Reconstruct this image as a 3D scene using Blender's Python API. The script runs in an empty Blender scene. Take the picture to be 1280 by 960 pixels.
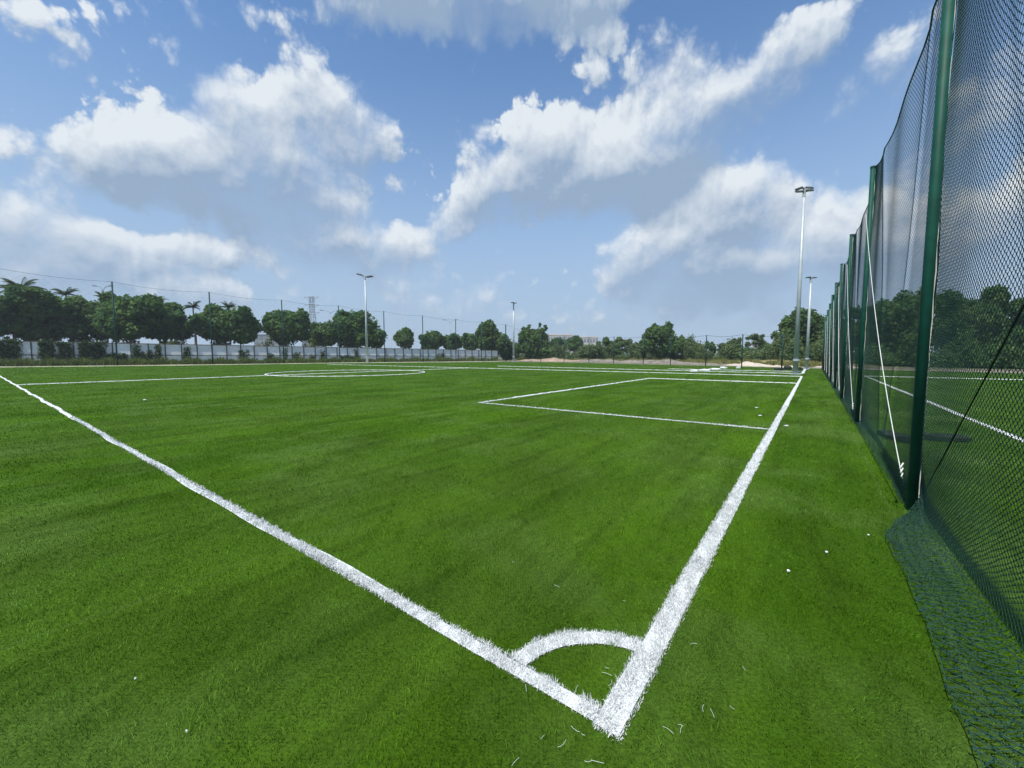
import bpy, math, random
import numpy as np
from mathutils import Vector

# ------------------------------------------------------------------ camera
FPX, PITCH, EYE = 507.3, 0.071, 1.5          # focal length in px of a 1280 wide picture
S = bpy.context.scene
COL = S.collection
cam_d = bpy.data.cameras.new("camera")
cam = bpy.data.objects.new("camera", cam_d)
COL.objects.link(cam)
cam_d.sensor_width = 36.0
cam_d.lens = FPX / 1280 * 36.0
cam_d.clip_start = 0.05
cam_d.clip_end = 6000
cam.location = (0, 0, EYE)
cam.rotation_euler = (math.pi / 2 - PITCH, 0, 0)
S.camera = cam

SUN_EL, SUN_AZ = math.radians(62), math.radians(-142)   # azimuth clockwise from +Y
SKY_STRENGTH = 0.13
SUN_STRENGTH = 4.6
EXPOSURE = 0.3
CLOUD_THR = 0.08
CLOUD_DARK = (0.25, 0.34, 0.47, 1)
CLOUD_LIGHT = (0.65, 0.695, 0.735, 1)
HAZE_COL = (0.325, 0.425, 0.56, 1)

S.view_settings.view_transform = 'Standard'
S.view_settings.look = 'None'
S.view_settings.exposure = EXPOSURE
S.view_settings.gamma = 1.0
S.view_settings.use_curve_mapping = False
S.cycles.max_bounces = 6
S.cycles.transparent_max_bounces = 8
S.cycles.use_adaptive_sampling = True

# ------------------------------------------------------------------ pixel <-> world helpers
cp, sp = math.cos(PITCH), math.sin(PITCH)
def ray(px, py):
    a = (px - 640) / FPX; b = (480 - py) / FPX
    return Vector((a, cp + b * sp, -sp + b * cp))
def at(px, py, z=0.0):                     # point of the plane at height z
    r = ray(px, py); k = (z - EYE) / r.z
    return Vector((r.x * k, r.y * k, z))
def atY(px, py, Y):                        # point at distance Y ahead
    r = ray(px, py); k = Y / r.y
    return Vector((r.x * k, Y, EYE + r.z * k))
YAW, CX, CY = 0.6376, 0.405, 1.5472        # the pitch: corner and direction of its goal line
sy, cyw = math.sin(YAW), math.cos(YAW)
def fld(s, t, z=0.0):                      # s along the goal line, t along the touchline
    return Vector((CX + s * sy - t * cyw, CY + s * cyw + t * sy, z))

# ------------------------------------------------------------------ node helper
class NT:
    def __init__(self, tree):
        self.t = tree; self.n = tree.nodes; self.l = tree.links
    def node(self, typ, **kw):
        nd = self.n.new(typ)
        for k, v in kw.items(): setattr(nd, k, v)
        return nd
    def put(self, sock, v):
        if isinstance(v, bpy.types.NodeSocket): self.l.new(v, sock)
        elif v is not None: sock.default_value = v
    def math(self, op, a, b=None, c=None, clamp=False):
        nd = self.node('ShaderNodeMath', operation=op, use_clamp=clamp)
        for i, v in enumerate((a, b, c)):
            if v is not None: self.put(nd.inputs[i], v)
        return nd.outputs[0]
    def vmath(self, op, a, b=None, out=0):
        nd = self.node('ShaderNodeVectorMath', operation=op)
        self.put(nd.inputs[0], a)
        if b is not None: self.put(nd.inputs[1], b)
        return nd.outputs[out]
    def mix(self, f, a, b, kind='RGBA', blend='MIX'):
        nd = self.node('ShaderNodeMix', data_type=kind)
        if kind == 'RGBA': nd.blend_type = blend
        i = {'FLOAT': (0, 2, 3, 0), 'VECTOR': (0, 4, 5, 1), 'RGBA': (0, 6, 7, 2)}[kind]
        self.put(nd.inputs[i[0]], f); self.put(nd.inputs[i[1]], a); self.put(nd.inputs[i[2]], b)
        return nd.outputs[i[3]]
    def ramp(self, f, a, b, c=0.0, d=1.0, smooth=True):
        nd = self.node('ShaderNodeMapRange')
        nd.interpolation_type = 'SMOOTHSTEP' if smooth else 'LINEAR'
        self.put(nd.inputs[0], f)
        for i, v in enumerate((a, b, c, d)): self.put(nd.inputs[i + 1], v)
        return nd.outputs[0]
    def noise(self, vec, scale, detail=3.0, rough=0.5, dist=0.0, dims='3D'):
        nd = self.node('ShaderNodeTexNoise', noise_dimensions=dims)
        self.put(nd.inputs['Vector'], vec); self.put(nd.inputs['Scale'], scale)
        self.put(nd.inputs['Detail'], detail); self.put(nd.inputs['Roughness'], rough)
        self.put(nd.inputs['Distortion'], dist)
        return nd.outputs['Fac']
    def mapping(self, vec, loc=(0, 0, 0), rot=(0, 0, 0), sc=(1, 1, 1), typ='POINT'):
        nd = self.node('ShaderNodeMapping', vector_type=typ)
        self.put(nd.inputs[0], vec)
        nd.inputs['Location'].default_value = loc
        nd.inputs['Rotation'].default_value = rot
        nd.inputs['Scale'].default_value = sc
        return nd.outputs[0]

# ------------------------------------------------------------------ sky with clouds
world = bpy.data.worlds.new("World"); S.world = world; world.use_nodes = True
wt = world.node_tree; wt.nodes.clear(); W = NT(wt)

def sky_uv(px, py):
    d = ray(px, py).normalized()
    return math.atan2(d.x, d.y), math.asin(d.z)
# every cloud is a heap of puffs: (px, py, half width, half height, turn, weight)
PUFFS = [
 # big heap on the left
 (250,205,150,62,0,1.0),(335,160,85,60,0,1.0),(388,105,52,44,0,1.1),(440,135,52,36,0,.9),(470,178,62,30,10,.8),
 (190,190,90,40,8,.75),(295,125,62,30,-12,.8),(130,212,70,24,0,.5),(400,200,90,50,0,.8),(235,92,45,18,-20,.42),(340,235,110,40,0,.8),
 # bank low on the left
 (60,280,95,40,0,1.1),(150,305,120,26,0,.8),(20,335,110,50,0,.7),(245,302,50,16,0,.7),(300,325,28,10,0,.5),(120,350,160,30,0,.5),
 # middle low
 (425,282,84,38,0,1.2),(500,308,45,20,0,.8),(545,292,55,22,15,.8),(440,320,110,28,0,.6),(330,295,30,22,0,.6),(500,238,22,12,0,.6),
 # long diagonal heap in the middle
 (640,195,62,46,0,1.0),(690,165,48,36,0,1.0),(750,195,85,50,0,1.0),(810,170,70,58,30,1.0),(870,150,80,48,30,1.0),(940,112,85,38,32,1.0),
 (1000,70,60,24,35,.75),(595,245,55,34,20,.95),(575,262,60,20,25,.6),(690,235,95,34,10,.9),(820,222,80,36,0,.8),(760,255,90,22,0,.4),
 # above it
 (775,85,85,42,10,.8),(742,28,32,20,0,.8),(715,60,40,28,0,.4),(855,62,40,22,40,.6),(660,121,26,15,0,.7),(870,95,40,20,40,.5),
 # top right
 (1000,22,50,28,10,.62),(1045,40,44,18,35,.6),(1092,85,55,48,0,.78),(1130,60,70,60,0,.5),
 # top edge, grey underside
 (590,-5,170,40,0,1.1),(440,12,70,24,0,.8),(560,-40,220,60,0,1.1),(780,-15,90,40,0,.6),
 # top left veils
 (50,30,110,44,0,.62),(135,68,50,18,-15,.42),(30,85,50,18,-20,.35),(238,8,50,20,-10,.62),(335,5,70,22,0,.66),(190,20,40,16,0,.4),
 # tower on the right
 (832,278,40,40,0,1.15),(792,322,44,28,0,1.1),(850,345,90,30,0,.8),(925,240,50,40,0,.9),(905,262,55,40,0,1.0),(955,232,48,34,0,1.05),(870,312,85,42,0,.9),(965,300,120,60,0,.85),
 (1065,275,75,50,0,.75),(775,362,75,16,0,.6),(1000,345,120,40,0,.6),(1150,300,140,60,0,.7),(1200,160,90,70,0,.7),(1290,80,80,60,0,.7),(1280,260,90,60,0,.8),
 # small ones near the horizon
 (590,368,46,20,15,.55),(660,392,50,10,0,.4),(500,360,50,14,0,.4),(860,388,50,10,8,.45),(230,372,90,14,0,.4),
 # broad veils low down
 (170,345,220,55,0,.42),(430,350,180,50,0,.32),(930,350,180,60,0,.34),(640,390,260,40,0,.42),(700,330,120,30,0,.22),(60,190,90,70,0,.25),
 # outside the picture
 (-150,150,140,80,0,.9),(-140,300,120,50,0,.8),(1450,200,120,90,0,.8)]


# the heaps as one smooth field over azimuth and elevation, written as a short sum of products of
# a curve in azimuth and a curve in elevation
U0, U1, V0, V1 = -1.5708, 1.5708, 0.0, 0.95
NU, NV, RANK = 200, 96, 18
ug = np.linspace(U0, U1, NU); vg = np.linspace(V0, V1, NV)
UG, VG = np.meshgrid(ug, vg, indexing='ij')
field = np.zeros((NU, NV)); dark = np.zeros((NU, NV))
for (px, py, rx, ry, rot, w) in PUFFS:
    u, v = sky_uv(px, py)
    ux, vx = sky_uv(px + 5, py); uy, vy = sky_uv(px, py - 5)
    ku = math.hypot(ux - u, vx - v) / 5; kv = math.hypot(uy - u, vy - v) / 5
    c_, s_ = math.cos(math.radians(rot)), math.sin(math.radians(rot))
    du, dv = UG - u, VG - v
    a_ = (du * c_ + dv * s_) / (rx * ku * 1.34); b_ = (-du * s_ + dv * c_) / (ry * kv * 1.36); b_ = np.where(b_ < 0, b_ / 1.45, b_)
    q = np.clip(1 - (a_ * a_ + b_ * b_), 0, None)
    field += w * q ** 1.1
    # undersides: lower half of each heap
    dark += w * np.clip(q, 0, 1) * np.clip(0.15 - b_, -0.4, 1.0) * (0.5 if ry < 24 else 1.0)
field = 1.25 * np.tanh(field / 1.25)
dark = np.tanh(dark)
def blur(f, n):
    for _ in range(n):
        f = (np.roll(f, 1, 0) + 2 * f + np.roll(f, -1, 0)) / 4
        g_ = np.pad(f, ((0, 0), (1, 1)), 'edge'); f = (g_[:, :-2] + 2 * g_[:, 1:-1] + g_[:, 2:]) / 4
    return f
field = blur(field, 2); dark = blur(dark, 5)

def set_curve(cm, xs, ys):
    while len(cm.points) > 2: cm.points.remove(cm.points[1])
    cm.points[0].location = (0, ys[0]); cm.points[1].location = (1, ys[-1])
    for x, y in zip(xs[1:-1], ys[1:-1]): cm.points.new(x, y)
    for p in cm.points: p.handle_type = 'VECTOR'
def separable(Tn, F, rank, us, vs):
    """node sum approximating F(u, v)"""
    Um, Sv, Vt = np.linalg.svd(F, full_matrices=False); tot = None
    for k in range(0, rank, 3):
        halves = []
        for vecs, n_, sock in ((Um, NU, us), (Vt.T, NV, vs)):
            rc = Tn.node('ShaderNodeRGBCurve'); lo, sc_ = [], []
            for j in range(3):
                y = vecs[:, k + j] * math.sqrt(Sv[k + j]); l_, h_ = y.min(), y.max()
                lo.append(l_); sc_.append(h_ - l_)
                step = 2 if n_ > 120 else 1
                ii = np.arange(0, n_, step); ii[-1] = n_ - 1
                set_curve(rc.mapping.curves[j], list(ii / (n_ - 1)), list((y[ii] - l_) / (h_ - l_ + 1e-9)))
            rc.mapping.update(); Tn.put(rc.inputs['Color'], sock)
            ma = Tn.node('ShaderNodeVectorMath', operation='MULTIPLY_ADD')
            Tn.put(ma.inputs[0], rc.outputs[0]); ma.inputs[1].default_value = sc_; ma.inputs[2].default_value = lo
            halves.append(ma.outputs[0])
        d = Tn.vmath('DOT_PRODUCT', halves[0], halves[1], out=1)
        tot = d if tot is None else Tn.math('ADD', tot, d)
    return tot

g = bpy.data.node_groups.new("cloud_density", 'ShaderNodeTree')
g.interface.new_socket("UV", in_out='INPUT', socket_type='NodeSocketVector')
g.interface.new_socket("Heap", in_out='OUTPUT', socket_type='NodeSocketFloat')
g.interface.new_socket("Density", in_out='OUTPUT', socket_type='NodeSocketFloat')
G = NT(g)
gi = G.node('NodeGroupInput'); go = G.node('NodeGroupOutput')
uv0 = gi.outputs[0]
wn = G.node('ShaderNodeTexNoise', noise_dimensions='2D'); G.put(wn.inputs['Vector'], uv0)
wn.inputs['Scale'].default_value = 7.0; wn.inputs['Detail'].default_value = 3.0; wn.inputs['Roughness'].default_value = 0.6
warp = G.vmath('SUBTRACT', wn.outputs['Color'], (0.5, 0.5, 0.5))
wsc = G.node('ShaderNodeVectorMath', operation='SCALE'); G.put(wsc.inputs[0], warp); wsc.inputs['Scale'].default_value = 0.04
uvw = G.vmath('ADD', uv0, wsc.outputs[0])
sxy = G.node('ShaderNodeSeparateXYZ'); G.put(sxy.inputs[0], uvw)
usock = G.ramp(sxy.outputs[0], U0, U1, smooth=False); vsock = G.ramp(sxy.outputs[1], V0, V1, smooth=False)
heap = separable(G, field, RANK, usock, vsock)
n1 = G.noise(G.mapping(uvw, sc=(1, 1.35, 1)), 6.0, 8.0, 0.48, 0.0, '2D')
vo = G.node('ShaderNodeTexVoronoi', feature='SMOOTH_F1', voronoi_dimensions='2D')
G.put(vo.inputs['Vector'], uvw); vo.inputs['Scale'].default_value = 13.0
vo.inputs['Detail'].default_value = 4.0; vo.inputs['Roughness'].default_value = 0.58; vo.inputs['Smoothness'].default_value = 0.4
den = G.math('MULTIPLY_ADD', n1, 0.85, -0.425)
den = G.math('ADD', den, G.math('MULTIPLY_ADD', vo.outputs['Distance'], -0.8, 0.36))
den = G.math('MULTIPLY', den, G.ramp(heap, 0.5, 1.2, 1.0, 0.5))
den = G.math('ADD', den, heap)
den = G.math('SUBTRACT', den, CLOUD_THR)
G.put(go.inputs[0], heap); G.put(go.inputs[1], den)

tc = W.node('ShaderNodeTexCoord')
sep = W.node('ShaderNodeSeparateXYZ'); W.put(sep.inputs[0], tc.outputs['Generated'])
az = W.math('ARCTAN2', sep.outputs[0], W.math('ABSOLUTE', sep.outputs[1]))
el = W.math('ARCSINE', sep.outputs[2])
cmb = W.node('ShaderNodeCombineXYZ'); W.put(cmb.inputs[0], az); W.put(cmb.inputs[1], el)
uv = cmb.outputs[0]
ga = W.node('ShaderNodeGroup'); ga.node_tree = g; W.put(ga.inputs[0], uv)
gb = W.node('ShaderNodeGroup'); gb.node_tree = g
W.put(gb.inputs[0], W.vmath('ADD', uv, (-0.008, 0.022, 0)))
heapA, denA = ga.outputs[0], ga.outputs[1]
heapB, denB = gb.outputs[0], gb.outputs[1]
under = separable(W, dark, 9, W.ramp(az, U0, U1, smooth=False), W.ramp(el, V0, V1, smooth=False))
soft = W.ramp(W.noise(uv, 3.5, 2.0, dims='2D'), 0.38, 0.62, 0.30, 1.0)
soft = W.math('MULTIPLY_ADD', under, 0.8, soft)         # bases dissolve, tops are crisp
alpha = W.math('DIVIDE', denA, W.math('MAXIMUM', soft, 0.16))
alpha = W.ramp(alpha, 0.0, 1.0)
lit = W.math('SUBTRACT', denA, denB)                    # thinner towards the sun = sunlit side
lit = W.math('MULTIPLY_ADD', lit, 0.95, 0.66)
shade = W.math('MULTIPLY_ADD', under, -1.15, lit, clamp=True)
ccol = W.mix(shade, CLOUD_DARK, CLOUD_LIGHT)
sky = W.node('ShaderNodeTexSky', sky_type='NISHITA')
sky.sun_disc = False; sky.sun_elevation = SUN_EL; sky.sun_rotation = SUN_AZ
sky.altitude = 0; sky.air_density = 1.0; sky.dust_density = 0.3; sky.ozone_density = 2.0
skyc = W.node('ShaderNodeVectorMath', operation='SCALE'); W.put(skyc.inputs[0], sky.outputs[0]); skyc.inputs['Scale'].default_value = SKY_STRENGTH
skyt = W.vmath('MULTIPLY', skyc.outputs[0], (0.72, 0.95, 1.10))
hz = W.ramp(el, 0.0, 0.66, 0.95, 0.06)                   # haze of the air towards the horizon
skyh = W.mix(hz, skyt, HAZE_COL)
fade = W.ramp(el, 0.0, 0.28, 0.5, 0.97)
alpha = W.math('MULTIPLY', alpha, fade)
fin = W.mix(alpha, skyh, ccol)
bg = W.node('ShaderNodeBackground'); W.put(bg.inputs[0], fin); bg.inputs[1].default_value = 1.0
wo = W.node('ShaderNodeOutputWorld'); W.l.new(bg.outputs[0], wo.inputs[0])
world.cycles.sampling_method = 'MANUAL'; world.cycles.sample_map_resolution = 512

sl = bpy.data.lights.new("sun", 'SUN'); sl.energy = SUN_STRENGTH; sl.angle = math.radians(0.53); sl.color = (1.0, 0.95, 0.87)
so = bpy.data.objects.new("sun", sl); COL.objects.link(so)
sd = Vector((math.cos(SUN_EL) * math.sin(SUN_AZ), math.cos(SUN_EL) * math.cos(SUN_AZ), math.sin(SUN_EL)))
so.rotation_euler = sd.to_track_quat('Z', 'Y').to_euler(); so.location = (0, 0, 40)

# ------------------------------------------------------------------ materials
def mat(name, col, rough=0.7, metal=0.0, var=0.0, vscale=3.0, spec=0.4, bump=0.0, bscale=20.0):
    m = bpy.data.materials.new(name); m.use_nodes = True
    t = NT(m.node_tree); b = m.node_tree.nodes['Principled BSDF']
    b.inputs['Roughness'].default_value = rough; b.inputs['Metallic'].default_value = metal
    b.inputs['Specular IOR Level'].default_value = spec
    c4 = (*col, 1)
    if var:
        tcn = t.node('ShaderNodeTexCoord')
        n = t.noise(tcn.outputs['Object'], vscale, 5.0, 0.6)
        dark = tuple(c * (1 - var) for c in col) + (1,); lite = tuple(min(1, c * (1 + var)) for c in col) + (1,)
        t.put(b.inputs['Base Color'], t.mix(t.ramp(n, 0.3, 0.7), dark, lite))
    else: b.inputs['Base Color'].default_value = c4
    if bump:
        tcn = t.node('ShaderNodeTexCoord')
        bp = t.node('ShaderNodeBump'); bp.inputs['Strength'].default_value = bump
        t.put(bp.inputs['Height'], t.noise(tcn.outputs['Object'], bscale, 5.0, 0.6)); t.put(b.inputs['Normal'], bp.outputs[0])
    return m

def leafmat(name, c1, c2, trans=0.35, rough=0.55, c3=None):
    m = bpy.data.materials.new(name); m.use_nodes = True
    nt = m.node_tree; nt.nodes.clear(); t = NT(nt)
    geo = t.node('ShaderNodeNewGeometry')
    col = t.mix(geo.outputs['Random Per Island'], (*c1, 1), (*c2, 1))
    if c3:
        n = t.noise(geo.outputs['Position'], 0.35, 3.0)
        col = t.mix(t.ramp(n, 0.42, 0.62), col, (*c3, 1))
    b = t.node('ShaderNodeBsdfPrincipled'); t.put(b.inputs['Base Color'], col); b.inputs['Roughness'].default_value = rough
    b.inputs['Specular IOR Level'].default_value = 0.12
    tr = t.node('ShaderNodeBsdfTranslucent'); t.put(tr.inputs[0], t.mix(0.5, col, (c2[0] * 1.5, c2[1] * 1.5, c2[2], 1)))
    mx = t.node('ShaderNodeMixShader'); mx.inputs[0].default_value = trans
    t.l.new(b.outputs[0], mx.inputs[1]); t.l.new(tr.outputs[0], mx.inputs[2])
    o = t.node('ShaderNodeOutputMaterial'); t.l.new(mx.outputs[0], o.inputs[0])
    return m

def turf_colour(t, geo):
    """colour of the green yarn: rolls laid along the goal line, pile sheen painted in, darker patches"""
    pos = geo.outputs['Position']
    st = t.mapping(pos, rot=(0, 0, YAW))                    # x across the rolls, y along them
    roll = t.noise(t.mapping(st, sc=(0.8, 0.05, 1)), 1.0, 3.0, 0.6)
    streak = t.noise(t.mapping(st, sc=(3.2, 0.35, 1)), 1.0, 4.0, 0.6)
    sheen_patch = t.noise(pos, 0.55, 4.0, 0.6)
    c = t.mix(t.ramp(roll, 0.35, 0.65), (0.076, 0.190, 0.006, 1), (0.126, 0.272, 0.012, 1))
    c = t.mix(t.ramp(sheen_patch, 0.44, 0.64, 0, 0.75), c, (0.160, 0.290, 0.052, 1))  # pale patches: sheen of the pile painted into the colour
    dark_patch = t.noise(t.mapping(st, sc=(1.0, 0.5, 1)), 0.85, 5.0, 0.62)
    c = t.mix(t.ramp(dark_patch, 0.46, 0.64, 0, 0.55), c, (0.052, 0.124, 0.003, 1))  # broad darker patches
    sx = t.node('ShaderNodeSeparateXYZ'); t.put(sx.inputs[0], st)
    wig = t.math('MULTIPLY_ADD', t.noise(pos, 0.9, 3.0), 0.10, t.math('ADD', sx.outputs[0], 200.14))
    fr = t.math('FRACT', t.math('DIVIDE', wig, 3.9))
    seam = t.math('LESS_THAN', t.math('ABSOLUTE', t.math('SUBTRACT', fr, 0.5)), 0.0055)
    band = t.math('LESS_THAN', t.math('FRACT', t.math('DIVIDE', wig, 7.8)), 0.5)
    c = t.mix(t.math('MULTIPLY', band, 0.30), c, (0.115, 0.225, 0.026, 1))  # every other roll tinted: nap-direction sheen painted in
    c = t.mix(t.math('MULTIPLY', seam, 0.24), c, (0.15, 0.26, 0.06, 1))
    c = t.mix(t.ramp(streak, 0.48, 0.68, 0, 0.45), c, (0.040, 0.105, 0.005, 1))
    return c

def make_turf_blade():
    m = bpy.data.materials.new("turf_yarn"); m.use_nodes = True
    nt = m.node_tree; nt.nodes.clear(); t = NT(nt)
    geo = t.node('ShaderNodeNewGeometry')
    c = turf_colour(t, geo)
    k = t.ramp(geo.outputs['Random Per Island'], 0, 1, 0.62, 1.5, smooth=False)
    sc = t.node('ShaderNodeVectorMath', operation='SCALE'); t.put(sc.inputs[0], c); t.put(sc.inputs['Scale'], k)
    b = t.node('ShaderNodeBsdfPrincipled'); t.put(b.inputs['Base Color'], sc.outputs[0]); b.inputs['Roughness'].default_value = 0.5
    b.inputs['Specular IOR Level'].default_value = 0.12
    tr = t.node('ShaderNodeBsdfTranslucent'); t.put(tr.inputs[0], sc.outputs[0])
    mx = t.node('ShaderNodeMixShader'); mx.inputs[0].default_value = 0.35
    t.l.new(b.outputs[0], mx.inputs[1]); t.l.new(tr.outputs[0], mx.inputs[2])
    o = t.node('ShaderNodeOutputMaterial'); t.l.new(mx.outputs[0], o.inputs[0])
    return m

def make_turf_sheet():
    m = bpy.data.materials.new("turf_sheet"); m.use_nodes = True
    t = NT(m.node_tree); b = m.node_tree.nodes['Principled BSDF']
    geo = t.node('ShaderNodeNewGeometry'); pos = geo.outputs['Position']
    c = turf_colour(t, geo)
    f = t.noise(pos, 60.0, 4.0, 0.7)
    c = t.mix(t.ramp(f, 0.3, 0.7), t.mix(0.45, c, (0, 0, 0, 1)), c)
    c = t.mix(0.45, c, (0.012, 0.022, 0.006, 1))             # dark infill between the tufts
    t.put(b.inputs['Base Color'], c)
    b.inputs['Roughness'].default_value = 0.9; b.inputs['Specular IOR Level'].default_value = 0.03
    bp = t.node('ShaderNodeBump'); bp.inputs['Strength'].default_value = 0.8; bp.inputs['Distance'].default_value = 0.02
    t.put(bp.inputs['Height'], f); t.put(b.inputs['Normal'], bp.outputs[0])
    return m

def make_ground():
    m = bpy.data.materials.new("rough_ground"); m.use_nodes = True
    t = NT(m.node_tree); b = m.node_tree.nodes['Principled BSDF']
    geo = t.node('ShaderNodeNewGeometry'); pos = geo.outputs['Position']
    n = t.noise(pos, 0.12, 6.0, 0.6); n2 = t.noise(pos, 1.5, 4.0, 0.6)
    c = t.mix(t.ramp(n, 0.4, 0.6), (0.05, 0.075, 0.022, 1), (0.16, 0.13, 0.075, 1))
    c = t.mix(t.ramp(n2, 0.4, 0.7, 0, 0.5), c, (0.035, 0.055, 0.016, 1))
    t.put(b.inputs['Base Color'], c); b.inputs['Roughness'].default_value = 0.9
    return m

M = dict(
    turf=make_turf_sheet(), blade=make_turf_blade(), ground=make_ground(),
    white=mat('white_yarn', (0.60, 0.63, 0.63), 0.6, var=0.06, vscale=60),
    sand=mat('pale_sand', (0.50, 0.45, 0.34), 0.9, var=0.25, vscale=0.6, bump=0.3, bscale=3),
    post=mat('green_paint', (0.004, 0.064, 0.044), 0.6, var=0.2, spec=.25, vscale=6),
    postfar=mat('dark_green_paint', (0.01, 0.045, 0.04), 0.7, spec=.2),
    net=mat('net_yarn', (0.015, 0.062, 0.042), 0.6),
    rope=mat('white_rope', (0.62, 0.64, 0.60), 0.7, var=0.1, vscale=30),
    cable=mat('steel_cable', (0.03, 0.035, 0.045), 0.8, spec=.1),
    galv=mat('galvanised_steel', (0.40, 0.45, 0.47), 0.45, 0.15, var=0.08, vscale=2),
    lampbody=mat('lamp_housing', (0.10, 0.11, 0.12), 0.45, 0.4),
    lampglass=mat('lamp_lens', (0.35, 0.37, 0.38), 0.15, spec=0.6),
    hoard=mat('white_sheet_metal', (0.84, 0.86, 0.86), 0.45, var=0.10, vscale=0.25, bump=0.0),
    hoardrail=mat('rail_steel', (0.05, 0.06, 0.065), 0.6),
    vine=leafmat('vine_leaf', (0.020, 0.050, 0.012), (0.05, 0.095, 0.022)),
    weed=leafmat('weed_leaf', (0.055, 0.095, 0.020), (0.13, 0.16, 0.045), 0.3),
    weedry=leafmat('dry_grass', (0.12, 0.14, 0.035), (0.26, 0.24, 0.09), 0.3),
    dark=leafmat('dark_leaf', (0.028, 0.082, 0.030), (0.072, 0.150, 0.042), 0.40, c3=(0.09, 0.165, 0.038)),
    mid=leafmat('mid_leaf', (0.042, 0.098, 0.030), (0.092, 0.160, 0.046), 0.38, c3=(0.10, 0.172, 0.05)),
    pale=leafmat('pale_leaf', (0.062, 0.112, 0.040), (0.120, 0.182, 0.066), 0.4, c3=(0.14, 0.19, 0.075)),
    palm=leafmat('palm_leaf', (0.030, 0.060, 0.022), (0.07, 0.11, 0.04), 0.25),
    bark=mat('bark', (0.10, 0.085, 0.065), 0.9, var=0.3, vscale=1.5),
    palebark=mat('pale_bark', (0.22, 0.20, 0.16), 0.9, var=0.25, vscale=1.5),
    earth=mat('orange_earth', (0.30, 0.225, 0.16), 0.95, var=0.3, vscale=0.5, bump=0.6, bscale=2),
    rubble=mat('grey_rubble', (0.185, 0.165, 0.13), 0.95, var=0.45, vscale=1.2, bump=0.8, bscale=3),
    heap=mat('sand_heap', (0.46, 0.40, 0.32), 0.95, var=0.15, vscale=1, bump=0.4, bscale=3),
    dryland=mat('dry_bank', (0.17, 0.15, 0.06), 0.95, var=0.4, vscale=0.3, bump=0.5, bscale=2),
    wallpale=mat('pale_cladding', (0.48, 0.48, 0.46), 0.7, var=0.06, vscale=0.3),
    roofpale=mat('pale_roof', (0.56, 0.52, 0.50), 0.6),
    pane=mat('window_glass', (0.20, 0.23, 0.26), 0.15, spec=0.6),
    steel=mat('lattice_steel', (0.25, 0.28, 0.31), 0.6, 0.3),
    scrapdark=mat('dark_offcut', (0.018, 0.028, 0.02), 0.85, var=0.4, vscale=6),
    scrapwhite=mat('white_scrap', (0.72, 0.74, 0.76), 0.7, var=0.15, vscale=3),
)

# ------------------------------------------------------------------ mesh helpers
def link_mesh(name, me, m, parent=None, smooth=False):
    o = bpy.data.objects.new(name, me); COL.objects.link(o)
    if m is not None: me.materials.append(m)
    if smooth: me.polygons.foreach_set('use_smooth', np.ones(len(me.polygons), dtype=bool))
    if parent is not None: o.parent = parent
    return o
def np_mesh(name, V, F):
    """V (n,3), F (m,k) all faces with k corners"""
    V = np.asarray(V, dtype=np.float32); F = np.asarray(F, dtype=np.int32)
    me = bpy.data.meshes.new(name); k = F.shape[1]
    me.vertices.add(len(V)); me.vertices.foreach_set('co', V.ravel())
    me.loops.add(F.size); me.loops.foreach_set('vertex_index', F.ravel())
    me.polygons.add(len(F)); me.polygons.foreach_set('loop_start', np.arange(0, F.size, k, dtype=np.int32))
    me.update(calc_edges=True); me.validate(verbose=False)
    return me
class MB:
    def __init__(self, base=(0, 0, 0)): self.v = []; self.f = []; self.b = Vector(base)
    def add(self, vs, fs):
        o = len(self.v); self.v += [tuple(Vector(p) - self.b) for p in vs]; self.f += [tuple(i + o for i in f) for f in fs]
    def box(self, c, size, rz=0.0, tilt=None):
        hx, hy, hz = size[0] / 2, size[1] / 2, size[2] / 2
        ca, sa = math.cos(rz), math.sin(rz); vs = []
        for z in (-hz, hz):
            for x, y in ((-hx, -hy), (hx, -hy), (hx, hy), (-hx, hy)):
                zz = z + (tilt * x if tilt else 0)
                vs.append((c[0] + x * ca - y * sa, c[1] + x * sa + y * ca, c[2] + zz))
        self.add(vs, [(3, 2, 1, 0), (4, 5, 6, 7), (0, 1, 5, 4), (1, 2, 6, 5), (2, 3, 7, 6), (3, 0, 4, 7)])
    def tube(self, pts, radii, n=8, cap=True):
        pts = [Vector(p) for p in pts]
        if not hasattr(radii, '__len__'): radii = [radii] * len(pts)
        vs = []; fs = []
        for i, p in enumerate(pts):
            d = (pts[min(i + 1, len(pts) - 1)] - pts[max(i - 1, 0)]).normalized()
            ref = Vector((0, 0, 1)) if abs(d.z) < 0.9 else Vector((1, 0, 0))
            a = d.cross(ref).normalized(); b = d.cross(a)
            for k in range(n):
                th = 2 * math.pi * k / n
                vs.append(p + (a * math.cos(th) + b * math.sin(th)) * radii[i])
        for i in range(len(pts) - 1):
            for k in range(n):
                k2 = (k + 1) % n
                fs.append((i * n + k, i * n + k2, (i + 1) * n + k2, (i + 1) * n + k))
        if cap:
            fs.append(tuple(range(n - 1, -1, -1))); o = (len(pts) - 1) * n; fs.append(tuple(range(o, o + n)))
        self.add(vs, fs)
    def build(self, name, m, parent=None, smooth=False):
        me = bpy.data.meshes.new(name); me.from_pydata(self.v, [], self.f); me.update()
        return link_mesh(name, me, m, parent, smooth)
def tag(o, label=None, cat=None, group=None, kind=None):
    if label: o['label'] = label
    if cat: o['category'] = cat
    if group: o['group'] = group
    if kind: o['kind'] = kind
    return o
def thing(name, loc, label, cat, group=None):
    o = bpy.data.objects.new(name, None); COL.objects.link(o); o.location = loc; o.empty_display_size = 0.3
    return tag(o, label, cat, group)

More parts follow.
